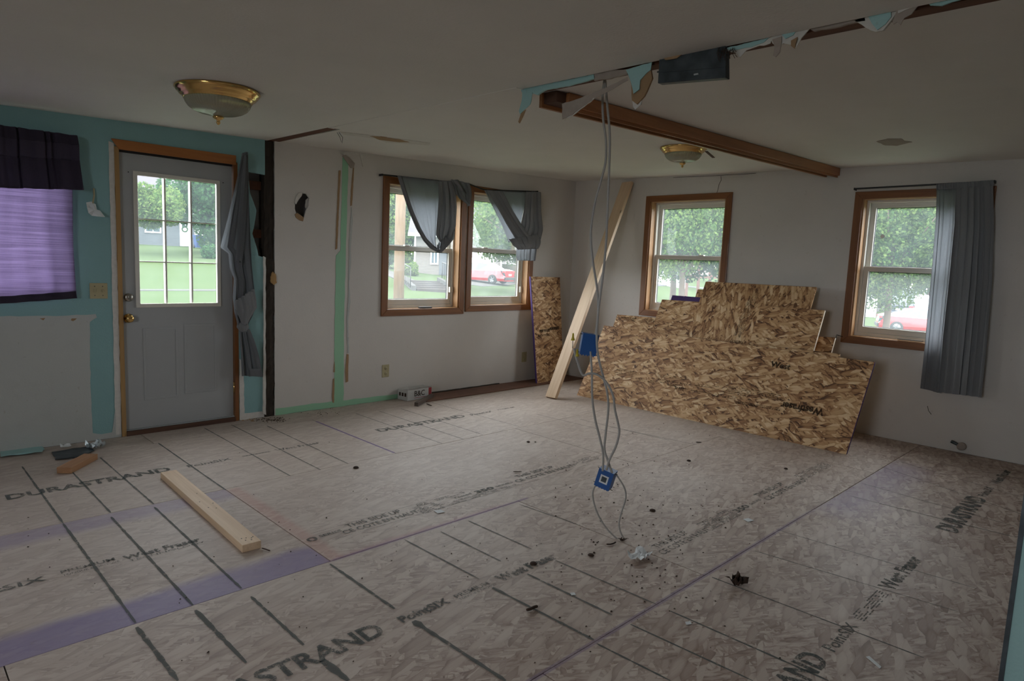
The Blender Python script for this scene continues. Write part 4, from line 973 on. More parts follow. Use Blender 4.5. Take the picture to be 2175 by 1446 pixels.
# metal duct stub
y0, y1 = 1.722, 1.385
du = empty('metal_duct', (0, 0, 0)); tag(du, 'dark galvanised metal duct stub poking down from the torn ceiling edge', 'duct')
ca, cb = pxX([(1397, 177), (1541, 165)], 2.495); cu_, cv = pxX([(1400, 125), (1537, 103)], 2.495)
MB().hexa([(2.495, ca[0], ca[1]), (2.495, cb[0], cb[1]), (2.530, cb[0], cb[1]), (2.530, ca[0], ca[1])], [(2.495, cu_[0], 2.36), (2.495, cv[0], 2.36), (2.530, cv[0], 2.36), (2.530, cu_[0], 2.36)]).build('body', MT['galv'], du, bevel=.002)
m = MB(); sa, sb = pxX([(1396, 153), (1541, 141)], 2.493); m.bar((2.493, sa[0], sa[1]), (2.493, sb[0], sb[1]), .004, .006); m.build('seam', MT['galv'], du)
s = at(1478, 158, 0, 2.492); MB().box(2.489, 2.4945, s.y-.012, s.y+.008, s.z-.003, s.z+.003).build('slot', MT['galv_light'], du)
MB().poly(rag(pxX([(1410, 125), (1420, 117), (1450, 115), (1438, 124), (1415, 128)], 2.491), .001, .02), [], XP(2.491, -1), .003).build('paper_scrap', PA, du)
fr = MB()
for i in range(26):
    a = at(1525+R_.uniform(0, 38), 104+R_.uniform(-4, 6), 0, 2.485); b = a+Vector((-.01, R_.uniform(-.03, .02), R_.uniform(-.05, -.01))); fr.tube([a, (a+b)/2+Vector((0, .004, 0)), b], .0012, 3)
o = fr.build('frayed_fibres', MT['leaf_dead'], du); o['kind'] = 'stuff'
# torn paper curls at the ceiling by the green strip
o = MB().tube([ceil_at(716, 281), Vector((*ceil_at(722, 284)[:2], 2.29)), Vector((*ceil_at(725, 288)[:2], 2.27))], .0018, 4).tube([ceil_at(720, 281), Vector((*ceil_at(728, 283)[:2], 2.285)), Vector((*ceil_at(727, 288)[:2], 2.262))], .0018, 4).build('bent_nail', MT['black'])
tag(o, 'pair of bent nails hanging from the end of the wooden plate in the ceiling', 'nail')

# ceiling lamps
def lamp(px, py, Rr, label, dz=0.0, first=None):
    p = ceil_at(px, py)
    root = empty('ceiling_lamp', (p.x, p.y, p.z-.001)); tag(root, label, 'ceiling lamp', None)
    S = Rr/.20
    def L(pr): return [(a*S, b*S) for a, b in pr]
    if first:
        for ch in first.children:
            c = ch.copy(); COL.objects.link(c); c.parent = root
            c.scale = (Rr/first['r'],)*3
            if ch.name.startswith('finial'): pass
        root['r'] = Rr; return root
    MB().lathe(L([(0, 0), (.200, 0), (.204, -.010), (.196, -.020), (.192, -.026), (.184, -.030), (.182, -.038), (.172, -.044), (.166, -.048), (.163, -.056), (.150, -.058), (.148, -.05), (.0, -.045)]), (0, 0, 0), 72).build('brass_pan', MT['brass'], root)
    MB().lathe(L([(.152, -.052), (.156, -.062), (.150, -.078), (.138, -.094), (.118, -.108), (.095, -.117), (.070, -.121), (.045, -.124), (.020, -.132), (.004, -.138)]), (0, 0, 0), 192, .018, 64).build('glass_bowl', MT['ribbed'], root)
    MB().lathe(L([(0, -.128), (.022, -.130), (.028, -.137), (.020, -.146), (.010, -.150), (.008, -.158), (.011, -.163), (.006, -.172), (.0, -.176)]), (0, 0, 0), 24).build('finial', MT['brass'], root)
    root['r'] = Rr; return root
t = NT('ribbed_lamp_glass'); o_ = t.obj()
g1 = t.bsdf((.62, .62, .52), .12, **{'IOR': 1.45, 'Coat Weight': .8}); g2 = t.n('ShaderNodeBsdfTranslucent', {'Color': (.7, .7, .6)}); g3 = t.n('ShaderNodeBsdfTransparent', {'Color': (.85, .86, .78)})
a_ = t.n('ShaderNodeMixShader', {0: .45, 1: g1.outputs[0], 2: g2.outputs[0]}); MT['ribbed'] = t.done(t.n('ShaderNodeMixShader', {0: .30, 1: a_.outputs[0], 2: g3.outputs[0]}))
lamp1 = lamp(463, 190, .216, 'large brass and ribbed glass ceiling lamp near the door, closest to the camera')
lamp2 = lamp(1452, 313, .177, 'small brass and ribbed glass ceiling lamp beside the wooden beam', first=lamp1)

# cables and boxes (all hang in one upright plane under the torn ceiling edge)
NP, CPL = (.8, .6, 0.0), 3.325
def hp(px, py, off=0.0): return atp(px, py, NP, CPL+off)
def smooth(pts, k=6):
    out = []; n = len(pts)
    for i in range(n-1):
        p0, p1, p2, p3 = pts[max(i-1, 0)], pts[i], pts[i+1], pts[min(i+2, n-1)]
        for j in range(k):
            t = j/k; out.append(.5*((2*p1)+(p2-p0)*t+(2*p0-5*p1+4*p2-p3)*t*t+(3*p1-p0-3*p2+p3)*t**3))
    out.append(pts[-1]); return out
def cable(px, label, off, r=.0058):
    pts = smooth([hp(a, b, off+(c[0] if c else 0)) for a, b, *c in px]); o = MB().tube(pts, r, 8).build('cable', MT['cable']); tag(o, label, 'cable'); return o
cable([(1284, 166), (1280, 205), (1281, 250), (1287, 300), (1286, 345), (1276, 385), (1265, 425), (1257, 470), (1255, 510), (1260, 560), (1268, 610), (1271, 655), (1268, 690), (1264, 722)], 'grey electrical cable bowing left, from the ceiling into the upper blue box', -.01)
cable([(1285, 166), (1290, 225), (1295, 285), (1294, 350), (1291, 430), (1287, 520), (1280, 590), (1272, 650), (1268, 700), (1268, 735), (1273, 768), (1284, 810), (1290, 836), (1292, 870), (1286, 925), (1284, 955), (1292, 980), (1300, 1004)], 'long grey electrical cable passing the upper blue box and ending at the lower one', -.03)
cable([(1254, 746), (1257, 790), (1258, 845), (1264, 890), (1274, 930), (1281, 965), (1280, 1000)], 'grey electrical cable joining the bottom of the upper box to the lower box', -.02)
cable([(1219, 740), (1227, 770), (1234, 790), (1240, 797), (1252, 793), (1270, 796), (1288, 812), (1302, 840), (1306, 870), (1313, 900), (1315, 920), (1308, 948), (1295, 975), (1288, 998)], 'grey cable curling left to a loose yellow wire nut, then down to the lower box', -.045)
cable([(1265, 1030), (1259, 1046), (1262, 1070), (1273, 1098), (1290, 1124), (1304, 1138), (1312, 1145)], 'thin grey cable looping left from the lower box to the floor', .0, .0042)
cable([(1308, 1006), (1316, 1018), (1327, 1038), (1329, 1058), (1321, 1085), (1315, 1110), (1318, 1130), (1327, 1146)], 'thin grey cable bowing right from the lower box to the floor', -.005, .0042)
def elbox(px, py, ang, tilt, w, h, d, label, up=True):
    c = hp(px, py, -.02); fx = Vector((.6, -.8, 0)); nz = Vector((-.8, -.6, 0))
    rot = Matrix.Rotation(ang, 3, Vector((0, 0, 1))); fx = rot @ fx; nz = rot @ nz; uz = Vector((0, 0, 1))
    fx2 = fx*math.cos(tilt)-uz*math.sin(tilt); uz2 = fx*math.sin(tilt)+uz*math.cos(tilt)
    m = Matrix((fx2, uz2, nz)).transposed().to_4x4(); m.translation = c
    root = empty('electrical_box', (0, 0, 0)); root.matrix_world = m; tag(root, label, 'electrical box')
    MB().poly(rect(-w/2, w/2, -h/2, h/2), [], lambda a, b, dd: (a, b, dd), .003).build('back_plate', MT['blue'], root)
    MB().poly(rect(-w/2, w/2, -h/2, h/2), [rect(-w/2+.003, w/2-.003, -h/2+.003, h/2-.003)], lambda a, b, dd: (a, b, dd), -d).build('side_walls', MT['blue'], root)
    MB().box(-w/2+.004, w/2-.004, -h/2+.004, h/2-.004, -d+.008, -.01).build('wire_bundle', MT['leaf_dead'], root)
    for s in (-1, 1):
        MB().tube([(-w/2-.012, s*(h/2-.008), -.02), (w/2+.014, s*(h/2-.004), -.02)], .0018, 6).build('nail', MT['black'], root)
    for i in range(5): MB().box(-w/2+.01+i*w/5.6, -w/2+.016+i*w/5.6, -h/2-.006, -h/2, -.02, -.006).build('clamp_tab', MT['blue'], root)
    return root
b1 = elbox(1252, 732, .15, .12, .082, .108, .06, 'upper blue plastic electrical box hanging on the cables in front of the boards')
b2 = elbox(1283, 1018, -.30, .25, .082, .098, .065, 'lower blue plastic electrical box with a white sticker, hanging near the floor')
MB().poly(rect(-.022, .022, -.022, .022), [rect(-.014, .014, -.014, .014)], lambda a, b, dd: (a, b, .0032+dd), .0006).build('sticker', MT['whiteish'], b2)
MB().box(-.014, .014, -.014, .014, .0032, .0036).build('sticker_print', MT['galv'], b2)
def nut(px, py, label):
    p = hp(px, py, -.045); root = empty('wire_nut', p); tag(root, label, 'wire nut')
    MB().lathe([(0, .020), (.004, .020), (.0055, .0), (.010, -.012), (.010, -.016), (0, -.016)], (0, 0, 0), 12).build('cap', MT['yellow'], root)
    MB().tube([(0, 0, -.012), (.002, 0, -.035), (.0, .0, -.055)], .0018, 5).build('wire', MT['black'], root)
nut(1217, 716, 'loose yellow wire nut standing up left of the upper blue box'); nut(1226, 750, 'loose yellow wire nut just below left of the upper blue box')

# ---- stacked OSB boards
def board_mat_v():
    m = MT['board'].copy(); m.name = 'oriented_strand_board_upright'
    for n in m.node_tree.nodes:
        if n.type == 'MAPPING' and abs(n.inputs['Rotation'].default_value[2]) > 0:
            n.inputs['Rotation'].default_value[2] += PI/2
    return m
MT['board_v'] = board_mat_v(); MT['board_dark'] = plain('dark_board_edge', (.05, .026, .016), .8); MT['board_cut'] = plain('pale_cut_edge', (.66, .56, .44), .8)
KS = .5; NRM = Vector((-1, 0, KS)).normalized(); UP = Vector((KS, 0, 1)).normalized()
def lean(xb, tl, tr, label, mat=None, yl=None, yr=None, edge=None, bottom=0.0, th=.018):
    P0, P1 = atp(*tl, (1, 0, -KS), xb), atp(*tr, (1, 0, -KS), xb)
    yl = P0.y if yl is None else yl; yr = P1.y if yr is None else yr
    L = yl-yr; h0 = P0.z/UP.z; h1 = P1.z/UP.z; b0 = bottom
    m = frame((xb, yl, 0), (0, -1, 0), UP)
    root = empty('osb_sheet', (0, 0, 0)); root.matrix_world = m; tag(root, label, 'wooden sheet', 'leaning strand board sheets')
    uL = yl-P0.y; uR = yl-P1.y
    MB().poly([(0, b0), (L, b0), (uR, h1), (uL, h0)], [], lambda a, b, d: (a, b, -d), th).build('board', mat or MT['board'], root)
    if edge: 
        MB().poly([(L, b0), (L+.0015, b0), (uR+.0015, h1), (uR, h1)], [], lambda a, b, d: (a, b, .0005-d), th+.001).build('edge', MT[edge], root)
    MB().poly([(uL, h0), (uR, h1), (uR, h1+.0015), (uL, h0+.0015)], [], lambda a, b, d: (a, b, -d), th).build('top_edge', MT['board_dark'], root)
    root['xb'] = xb; root['yl'] = yl
    return root
FX = 5.507
fs_ = lean(FX, (1283, 691), (1858, 769), 'widest strand board sheet at the front of the leaning stack, with bold upside-down lettering', yl=4.462, yr=1.692, edge='purple_edge')
lean(FX+.03, (1330, 700), (1784, 751.5), 'strand board sheet right behind the front one, only its right top corner showing', yr=1.93)
b2_ = lean(FX+.06, (1616, 649), (1752, 659), 'narrow strand board piece with pale cut right edge, upper right of the stack', edge='board_cut')
lean(FX+.09, (1499, 598), (1734, 610), 'tallest strand board sheet with upright flakes and upright print at the top of the stack', MT['board_v'])
lean(FX+.12, (1406, 636), (1560, 646), 'strand board sheet stepping down left of the tallest one')
lean(FX+.15, (1311, 668), (1480, 682), 'strand board sheet with printing along its top, lowest step at the left of the stack')
lean(FX+.18, (1716, 713), (1774, 717), 'strand board offcut with a pale edge low at the right, below the narrow piece', edge='board_cut')
lean(FX+.20, (1428, 627), (1452, 629), 'short dark purple board end, left one of the two in front of the window', MT['purple_edge'])
lean(FX+.20, (1453, 629), (1492, 632), 'short dark purple board end, right one of the two in front of the window', MT['purple_edge'])
lean(FX+.23, (1482, 614.5), (1560, 618), 'rearmost strand board sheet, a step left of the tallest one in front of the window')
def bl(px, py, xb=FX, yl=4.462): p = atp(px, py, (1, 0, -KS), xb); return yl-p.y, p.z/UP.z
def bprint(root, body, pa, pb, h, mat='ink_board', bold=.02, flip=False, name='printed_lettering'):
    xb, yl = root['xb'], root['yl']; a, b = bl(*pa, xb, yl), bl(*pb, xb, yl)
    d = np.array([b[0]-a[0], b[1]-a[1], 0]); w = np.linalg.norm(d); d /= w; n = np.array([-d[1], d[0], 0])
    return lettering(body, (a[0], a[1], .0012), d, n, w, h, MT[mat], root, name, bold)
bprint(fs_, 'West', (1635, 779), (1677, 786), .06, 'ink_dark', .035, name='bold_lettering')
bprint(fs_, 'Westfraser', (1752, 868), (1660, 852), .068, 'ink_dark', .035, name='bold_lettering')
def bblock(root, pa, pb, rows, seed, mat='ink_board', gap=.016):
    xb, yl = root['xb'], root['yl']; a, b = bl(*pa, xb, yl), bl(*pb, xb, yl); r = random.Random(seed); m = MB()
    dx, dy = b[0]-a[0], b[1]-a[1]; L = math.hypot(dx, dy); dx /= L; dy /= L
    for k in range(rows):
        u = r.uniform(0, .03)
        while u < L:
            w = r.uniform(.008, .035); hh = r.uniform(.006, .010)
            if r.random() < .8:
                pts = [(u, k*gap), (u+w, k*gap), (u+w, k*gap+hh), (u, k*gap+hh)]
                m.add([(a[0]+dx*p-dy*q, a[1]+dy*p+dx*q, .0011) for p, q in pts], [(0, 1, 2, 3)])
            u += w+.005
    m.build('small_print', MT[mat], root, fix=False)['kind'] = 'stuff'
for pa, pb, rows, s in (((1303, 790), (1345, 800), 4, 1), ((1345, 806), (1440, 822), 2, 2), ((1395, 800), (1455, 806), 2, 3), ((1440, 828), (1560, 848), 2, 4), ((1465, 818), (1530, 826), 2, 5), ((1530, 832), (1610, 846), 5, 6), ((1560, 856), (1655, 872), 2, 7), ((1605, 838), (1655, 848), 3, 8)):
    bblock(fs_, pa, pb, rows, s)
bprint(fs_, 'THIS SIDE DOWN', (1462, 815), (1395, 803), .018); bprint(fs_, 'SHEATHING SPAN', (1610, 860), (1560, 852), .018); bprint(fs_, '32/16', (1462, 826), (1434, 820), .03, bold=.06)
tall_ = [o for o in bpy.data.objects if o.get('label', '').startswith('tallest strand')][0]
for (x0, y0_), (x1, y1_), s in (((1562, 716), (1600, 620), 11), ((1568, 718), (1606, 622), 12), ((1574, 718), (1612, 624), 13)):
    bblock(tall_, (x0, y0_), (x1, y1_), 2, s, gap=.014)
low_ = [o for o in bpy.data.objects if o.get('label', '').startswith('strand board sheet with printing')][0]
bblock(low_, (1316, 680), (1400, 687), 3, 14); bprint(low_, 'RATED', (1318, 676), (1350, 678), .02)
for pa in (((1548, 716), (1575, 722)),): bprint(fs_, '(OSB)', (1549, 728), (1576, 732), .035, 'ink_dark', .03)
# thin black wire end by the window
o = MB().tube([atp(1775, 722, (1, 0, -KS), FX+.2), Vector((6.36, 2.14, .87)), at(1790, 715, 0, 6.379)], .003, 5).build('wire_end', MT['black']); tag(o, 'thin black wire end between the board stack and the window casing', 'wire')

# small sheet leaning on the window wall
m = frame((5.612, 5.150, 0), (.487, .025, 0), (-.01, .142, 1.25))
sm = empty('osb_sheet', (0, 0, 0)); sm.matrix_world = m; tag(sm, 'narrow upright strand board sheet with purple left edge leaning in the corner by the window', 'wooden sheet')
MB().poly([(0, 0), (.500, 0), (.508, 1.258), (-.035, 1.262)], [], lambda a, b, d: (a, b, -d), .018).build('board', MT['board'], sm)
MB().poly([(-.012, 0), (0, 0), (-.035, 1.262), (-.047, 1.262)], [], lambda a, b, d: (a, b, -d), .018).build('purple_edge', MT['purple_edge'], sm)
lettering('WEST FRASER', (.07, .60, .001), (1, .02, 0), (0, 1, 0), .20, .035, MT['ink_dark'], sm, 'printed_lettering', .06)
lettering('SHEATHING', (.05, .55, .001), (1, .02, 0), (0, 1, 0), .22, .03, MT['ink_dark'], sm, 'printed_lettering', .03)
lettering('RATED', (.27, .62, .001), (1, .02, 0), (0, 1, 0), .19, .035, MT['ink_dark'], sm, 'printed_lettering', .12)

# timbers
def beamobj(name, p, q, w, h, mat, label, cat, up=(0, 0, 1), bevel=.002, end=None):
    p, q = Vector(p), Vector(q); d = (q-p); L = d.length; d.normalize(); sd = Vector(up).cross(d).normalized(); u = d.cross(sd)
    m = Matrix((d, sd, u)).transposed().to_4x4(); m.translation = p
    o = MB().box(0, L, -w/2, w/2, -h/2, h/2).build(name, mat, None, bevel); o.matrix_world = m; tag(o, label, cat); return o
tp = beamobj('long_plank', (5.132, 4.503, .006), (6.352, 4.567, 2.372), .140, .038, MT['pine'], 'tall fresh pine plank leaning upright against the right-hand wall near the corner', 'plank', up=(-1, .05, .52))
pl = beamobj('short_plank', (1.303, 4.247, .0192), (1.258, 2.932, .0192), .089, .038, MT['pine'], 'pale pine two-by-four lying on the floor, nail holes at its near end', 'plank')
for i, (a, b) in enumerate([(1.28, .012), (1.27, -.012), (1.25, .03), (1.245, .0), (1.24, -.02), (1.26, .02), (.78, .02), (.75, -.01), (.7, .03), (.64, -.02), (.5, .01)]):
    MB().lathe([(0, .0196), (.0035, .0196), (.0035, .019)], (a, b, 0), 8).build('nail_hole', MT['black'], pl)
beamobj('wood_block', (.842, 4.680, .0195), (1.035, 4.905, .0195), .085, .038, MT['block'], 'short brown wood block on the floor at the far left', 'wood block')
beamobj('wood_offcut', (3.735, 4.985, .021), (4.110, 5.222, .021), .038, .036, MT['old'].copy() if False else MT['fencewood'], 'grey weathered stick in front of the carton by the window wall', 'wood offcut')
MB_ = MB().poly(rag([(3.93, 5.075), (6.39, 5.075), (6.39, 5.374), (4.20, 5.374), (3.93, 5.17)], .002, .3), [], lambda a, b, d: (a, b, .0012+d), .009).build('floor_strip', MT['brown_strip']); tag(MB_, 'long reddish-brown board strip on the floor under the pair of windows', 'floor board')
o = MB().poly(rag([(4.15, 5.355), (4.5, 5.35), (5.2, 5.362), (5.2, 5.377), (4.15, 5.377)], .006, .05), [], lambda a, b, d: (a, b, .0105+d), .008).build('plaster_rubble', MT['old']); tag(o, 'dark broken plaster line at the wall foot behind the reddish strip', 'rubble', kind='stuff')

# carton
c0 = Vector((3.80, 5.215, .0012)); cx_ = frame(c0, (.36, .04, 0), (-.04, .36, 0))
cb_ = empty('carton', (0, 0, 0)); cb_.matrix_world = cx_; tag(cb_, 'small printed white carton with a red end band on the floor by the window wall', 'box')
MB().box(0, .33, 0, .145, 0, .105).build('body', MT['cardboard'], cb_, bevel=.002)
MB().box(.285, .325, -.0012, 0, .002, .103).build('red_band', MT['red'], cb_)
lettering('B&C', (.09, -.0016, .035), (1, 0, 0), (0, 0, 1), .14, .055, MT['leaf_dead'], cb_, 'printed_lettering', .01)
for i in range(3): MB().box(-.0016, 0, .02+i*.04, .045+i*.04, .04, .075).build('printed_mark', MT['leaf_dead'], cb_)
MB().box(.09, .24, -.0014, 0, .018, .022).build('printed_line', MT['red'], cb_)
for a in (.002, .17): MB().hexa([(a, .002, .104), (a+.15, .002, .104), (a+.15, .075, .104), (a, .075, .104)], [(a, -.01, .122), (a+.15, -.012, .118), (a+.15, .07, .108), (a, .07, .108)]).build('flap', MT['cardboard'], cb_)

# wall plates
def outlet(px0, py0, px1, py1, label, two=False):
    a = at(px0, py0, 1, WY-.004); b = at(px1, py1, 1, WY-.004); x0, x1, z1, z0 = a.x, b.x, a.z, b.z
    root = empty('switch_plate' if two else 'power_outlet', ((x0+x1)/2, WY, (z0+z1)/2)); w, h = (x1-x0)/2, (z1-z0)/2; tag(root, label, 'switch plate' if two else 'power outlet')
    MB().box(-w, w, -.006, 0, -h, h).build('cover_plate', MT['almond'], root, bevel=.002)
    if two:
        for s in (-1, 1): MB().box(s*w*.45-.005, s*w*.45+.005, -.014, -.006, -.01, .012).build('toggle', MT['almond'], root, bevel=.001)
        for s in (-1, 1):
            for q in (-1, 1): MB().box(s*w*.45-.003, s*w*.45+.003, -.0068, -.006, q*.032-.003, q*.032+.003).build('screw', MT['galv'], root)
    else:
        for q in (-1, 1):
            rc = MB().lathe([(0, -.0085), (.015, -.0085), (.0165, -.006)], (0, 0, q*h*.42), 18, axis=1).build('socket', MT['almond'], root)
            for s in (-.006, .006): MB().box(s-.001, s+.001, -.0092, -.0085, q*h*.42-.004, q*h*.42+.005).build('slot', MT['black'], rc)
    return root
outlet(812, 775, 826, 800, 'beige power outlet below the left window of the pair'); outlet(1109, 748, 1118, 768, 'beige power outlet behind the narrow leaning sheet, near the corner')
outlet(190, 601, 229, 634, 'beige double light-switch plate left of the door', True)

# pipe stub on the right wall, dead leaf, papers, crumbs
a = at(2020, 937, 0, 6.35); b = at(2042, 948, 0, 6.37)
o = MB().tube([a, (a+b)/2, b], [.012, .012, .014], 10).build('pipe', MT['galv']); o2 = empty('pipe_stub', (0, 0, 0)); tag(o2, 'short grey pipe stub sticking out low on the right-hand wall', 'pipe')
o.parent = o2; MB().lathe([(.0, -.025), (.03, -.025), (.034, .0), (.03, .028), (0, .03)], (6.372, b.y, b.z), 14, axis=0).build('flange', MT['paper_grey'], o2)
def crumple(name, px, py, r, mat, label, cat, h=.03, n=10, seed=1, shape=None, curl=1.0):
    x, y = fl(px, py); rr = random.Random(seed); bm = MB(); vs = []
    for i in range(n+1):
        for j in range(n+1):
            u, v = i/n*2-1, j/n*2-1
            q = 1.0
            if shape == 'leaf':
                an = math.atan2(v, u); q = .55+.45*abs(math.cos(2.5*an))
            if shape == 'star':
                an = math.atan2(v, u); q = .7+.3*abs(math.cos(2*an+.6))
            vs.append((x+u*r*q+rr.uniform(-.1, .1)*r, y+v*r*.7*q+rr.uniform(-.1, .1)*r, .003+abs(rr.gauss(0, 1))*h*.35+h*curl*(abs(u*v)+.4*max(0, .6-abs(u)))*rr.uniform(.3, 1)))
    m = MB().add(vs, [(i*(n+1)+j, (i+1)*(n+1)+j, (i+1)*(n+1)+j+1, i*(n+1)+j+1) for i in range(n) for j in range(n)])
    o = m.build(name, mat); tag(o, label, cat); s = o.modifiers.new('thick', 'SOLIDIFY'); s.thickness = .0012; return o
crumple('crumpled_paper', 1359, 1185, .062, MT['whiteish'], 'crumpled white paper scrap on the floor near the cable ends', 'paper', .035, 5, 4, 'star')
crumple('dead_leaf', 1568, 1243, .052, MT['leaf_dead'], 'curled dark brown dead leaf on the floor at the lower right', 'leaf', .045, 7, 5, 'leaf')
crumple('plaster_lump', 140, 951, .03, MT['whiteish'], 'small white plaster lump by the wall at the far left', 'plaster lump', .02, 3, 6)
def flat(name, pxs, mat, label, cat, th=.0012, z=.0018):
    o = MB().poly([fl(*p) for p in pxs], [], lambda a, b, d: (a, b, z+d), th).build(name, mat); tag(o, label, cat); return o
flat('paper_label', [(921, 1085), (936, 1083), (945, 1088), (930, 1091)], MT['whiteish'], 'small white paper label on the floor beside the printed lettering', 'label')
flat('paper_label', [(1578, 1103), (1590, 1101), (1601, 1106), (1589, 1109)], MT['whiteish'], 'white paper label lying on the print to the right of the cables', 'label')
flat('plastic_strip', [(1839, 1396), (1846, 1394), (1872, 1417), (1869, 1421)], MT['whiteish'], 'thin white plastic strip at the bottom right of the floor', 'plastic strip')
flat('paper_bit', [(1211, 1260), (1220, 1259), (1223, 1264), (1214, 1265)], MT['whiteish'], 'tiny white paper bit left of the dead leaf on a printed line', 'paper')
flat('paper_bit', [(1455, 1322), (1466, 1320), (1469, 1326), (1458, 1328)], MT['whiteish'], 'tiny white paper bit below the dead leaf', 'paper')
def twig(pts, r, label, mat=None):
    ps = [Vector((*fl(*p), r+.002)) for p in pts]; o = MB().tube(smooth(ps, 4), [r*.6]+[r]*(len(smooth(ps, 4))-2)+[r*.5], 6).build('twig', mat or MT['leaf_dead']); tag(o, label, 'twig')
twig([(1118, 1299), (1126, 1297), (1134, 1293), (1142, 1291)], .006, 'short black twig on the floor at the bottom centre')
twig([(1288, 1158), (1296, 1158), (1303, 1156), (1308, 1153)], .004, 'thin brown twig beside the cable ends')
twig([(556, 1166), (566, 1169), (574, 1172)], .003, 'thin twig at the near end of the short plank')
twig([(1090, 1003), (1108, 1003)], .003, 'thin dark splinter above the middle lettering')
twig([(906, 859), (917, 863)], .005, 'small dark stick right of the grey offcut')
twig([(1478, 940), (1490, 941)], .004, 'small dark stick in front of the leaning boards')
o = empty('cable_staple', (0, 0, 0)); tag(o, 'dark knot of splinters where the two thin cables meet the floor', 'staple')
x, y = fl(1322, 1148)
for i in range(7): MB().tube([(x+R_.uniform(-.01, .01), y+R_.uniform(-.01, .01), .003), (x+R_.uniform(-.035, .035), y+R_.uniform(-.02, .02), R_.uniform(.002, .018))], .0025, 4).build('splinter', MT['leaf_dead'], o)
# floor crumbs (nobody could count them)
def crumbs(name, n, box, r0, r1, mat, label, seed, z0=.0):
    r = random.Random(seed); m = MB()
    for _ in range(n):
        px, py = r.gauss((box[0]+box[1])/2, (box[1]-box[0])/4), r.gauss((box[2]+box[3])/2, (box[3]-box[2])/4)
        px = min(max(px, box[0]), box[1]); py = min(max(py, box[2]), box[3])
        x, y = fl(px, py); s = r.uniform(r0, r1); k = 5
        if (1.17 < x < 1.39 and 2.88 < y < 4.3) or (.75 < x < 1.1 and 4.6 < y < 5.0) or (3.7 < x < 4.2 and y > 4.9) or y > 5.36: continue
        a0 = r.uniform(0, 6)
        top = [(x+math.cos(a0+i*2*PI/k)*s*r.uniform(.5, 1.2), y+math.sin(a0+i*2*PI/k)*s*r.uniform(.4, 1), z0+.001) for i in range(k)]
        vs = top+[(x+r.uniform(-.3, .3)*s, y+r.uniform(-.3, .3)*s, z0+.002+s*r.uniform(.3, .8))]
        m.add(vs, [(i, (i+1) % k, k) for i in range(k)]+[tuple(range(k))])
    o = m.build(name, mat, fix=False); tag(o, label, 'debris', kind='stuff'); return o
crumbs('dark_crumbs', 170, (1180, 1560, 900, 1330), .002, .008, MT['leaf_dead'], 'dark crumbs and dirt scattered on the floor around the cable ends', 1)
crumbs('dirt_crumbs', 160, (60, 2120, 930, 1430), .0015, .006, MT['leaf_dead'], 'fine dark dirt specks spread over the whole floor', 2)
for i, (px, py, s, lb) in enumerate([(1122, 939, .014, 'black crumb at the middle of the floor'), (1137, 939, .008, 'small black crumb right of the larger one mid-floor'), (756, 994, .02, 'dark oval bark chip near the printed lines left of centre'), (1133, 1198, .018, 'dark clod on the faded lettering'), (1255, 1180, .016, 'brown clod left of the white paper scrap'), (1386, 1085, .018, 'brown clod to the right of the lower blue box'), (1463, 979, .016, 'black crumb in front of the board stack'), (1669, 996, .014, 'dark crumb above the right-hand lettering')]):
    x, y = fl(px, py); r = random.Random(i); m = MB().lathe([(0, .0), (s, .001), (s*.8, s*.4), (s*.3, s*.6), (0, s*.55)], (x, y, .0015), 9); 
    o = m.build('debris_chip', MT['leaf_dead']); tag(o, lb, 'debris')
MT['rubble'] = plain('brown_rubble', (.10, .07, .05), .95, scale=30)
rb = crumbs('plaster_rubble', 90, (545, 615, 886, 897), .003, .012, MT['rubble'], 'dark plaster rubble heaped at the foot of the old post', 5)
crumbs('plaster_rubble', 40, (505, 540, 886, 895), .005, .014, MT['paper'], 'brown plaster crumbs at the right foot of the door frame', 6)
crumbs('plaster_rubble', 35, (640, 720, 868, 884), .003, .008, MT['rubble'], 'crumbs along the mint green base strip', 7)
# scraps at the far left
m = MB()
def wavy(name, pts, mat, label, cat, lift=.02, seed=1):
    r = random.Random(seed); ps = [fl(*p) for p in pts]; pp = rag(ps, .006, .04, True, seed)
    o = MB().poly(pp, [], lambda a, b, d: (a, b, .003+d+lift*abs(math.sin(a*19+b*7))), .003).build(name, mat); tag(o, label, cat); return o
wavy('drywall_scrap', [(2, 962), (40, 956), (88, 949), (94, 956), (90, 964), (40, 968), (2, 974)], MT['teal_light'], 'flat teal-painted drywall scrap against the wall at the left edge', 'drywall scrap', .012, 2)
wavy('sheet_scrap', [(110, 962), (140, 958), (185, 950), (200, 958), (180, 970), (150, 975), (118, 978)], MT['galv'], 'grey flat sheet scrap behind the brown wood block', 'scrap', .006, 3)
crumple('plastic_wrap', 203, 952, .055, MT['galv_light'], 'crumpled shiny plastic wrapper above the brown wood block', 'wrapper', .05, 8, 9, 'star')
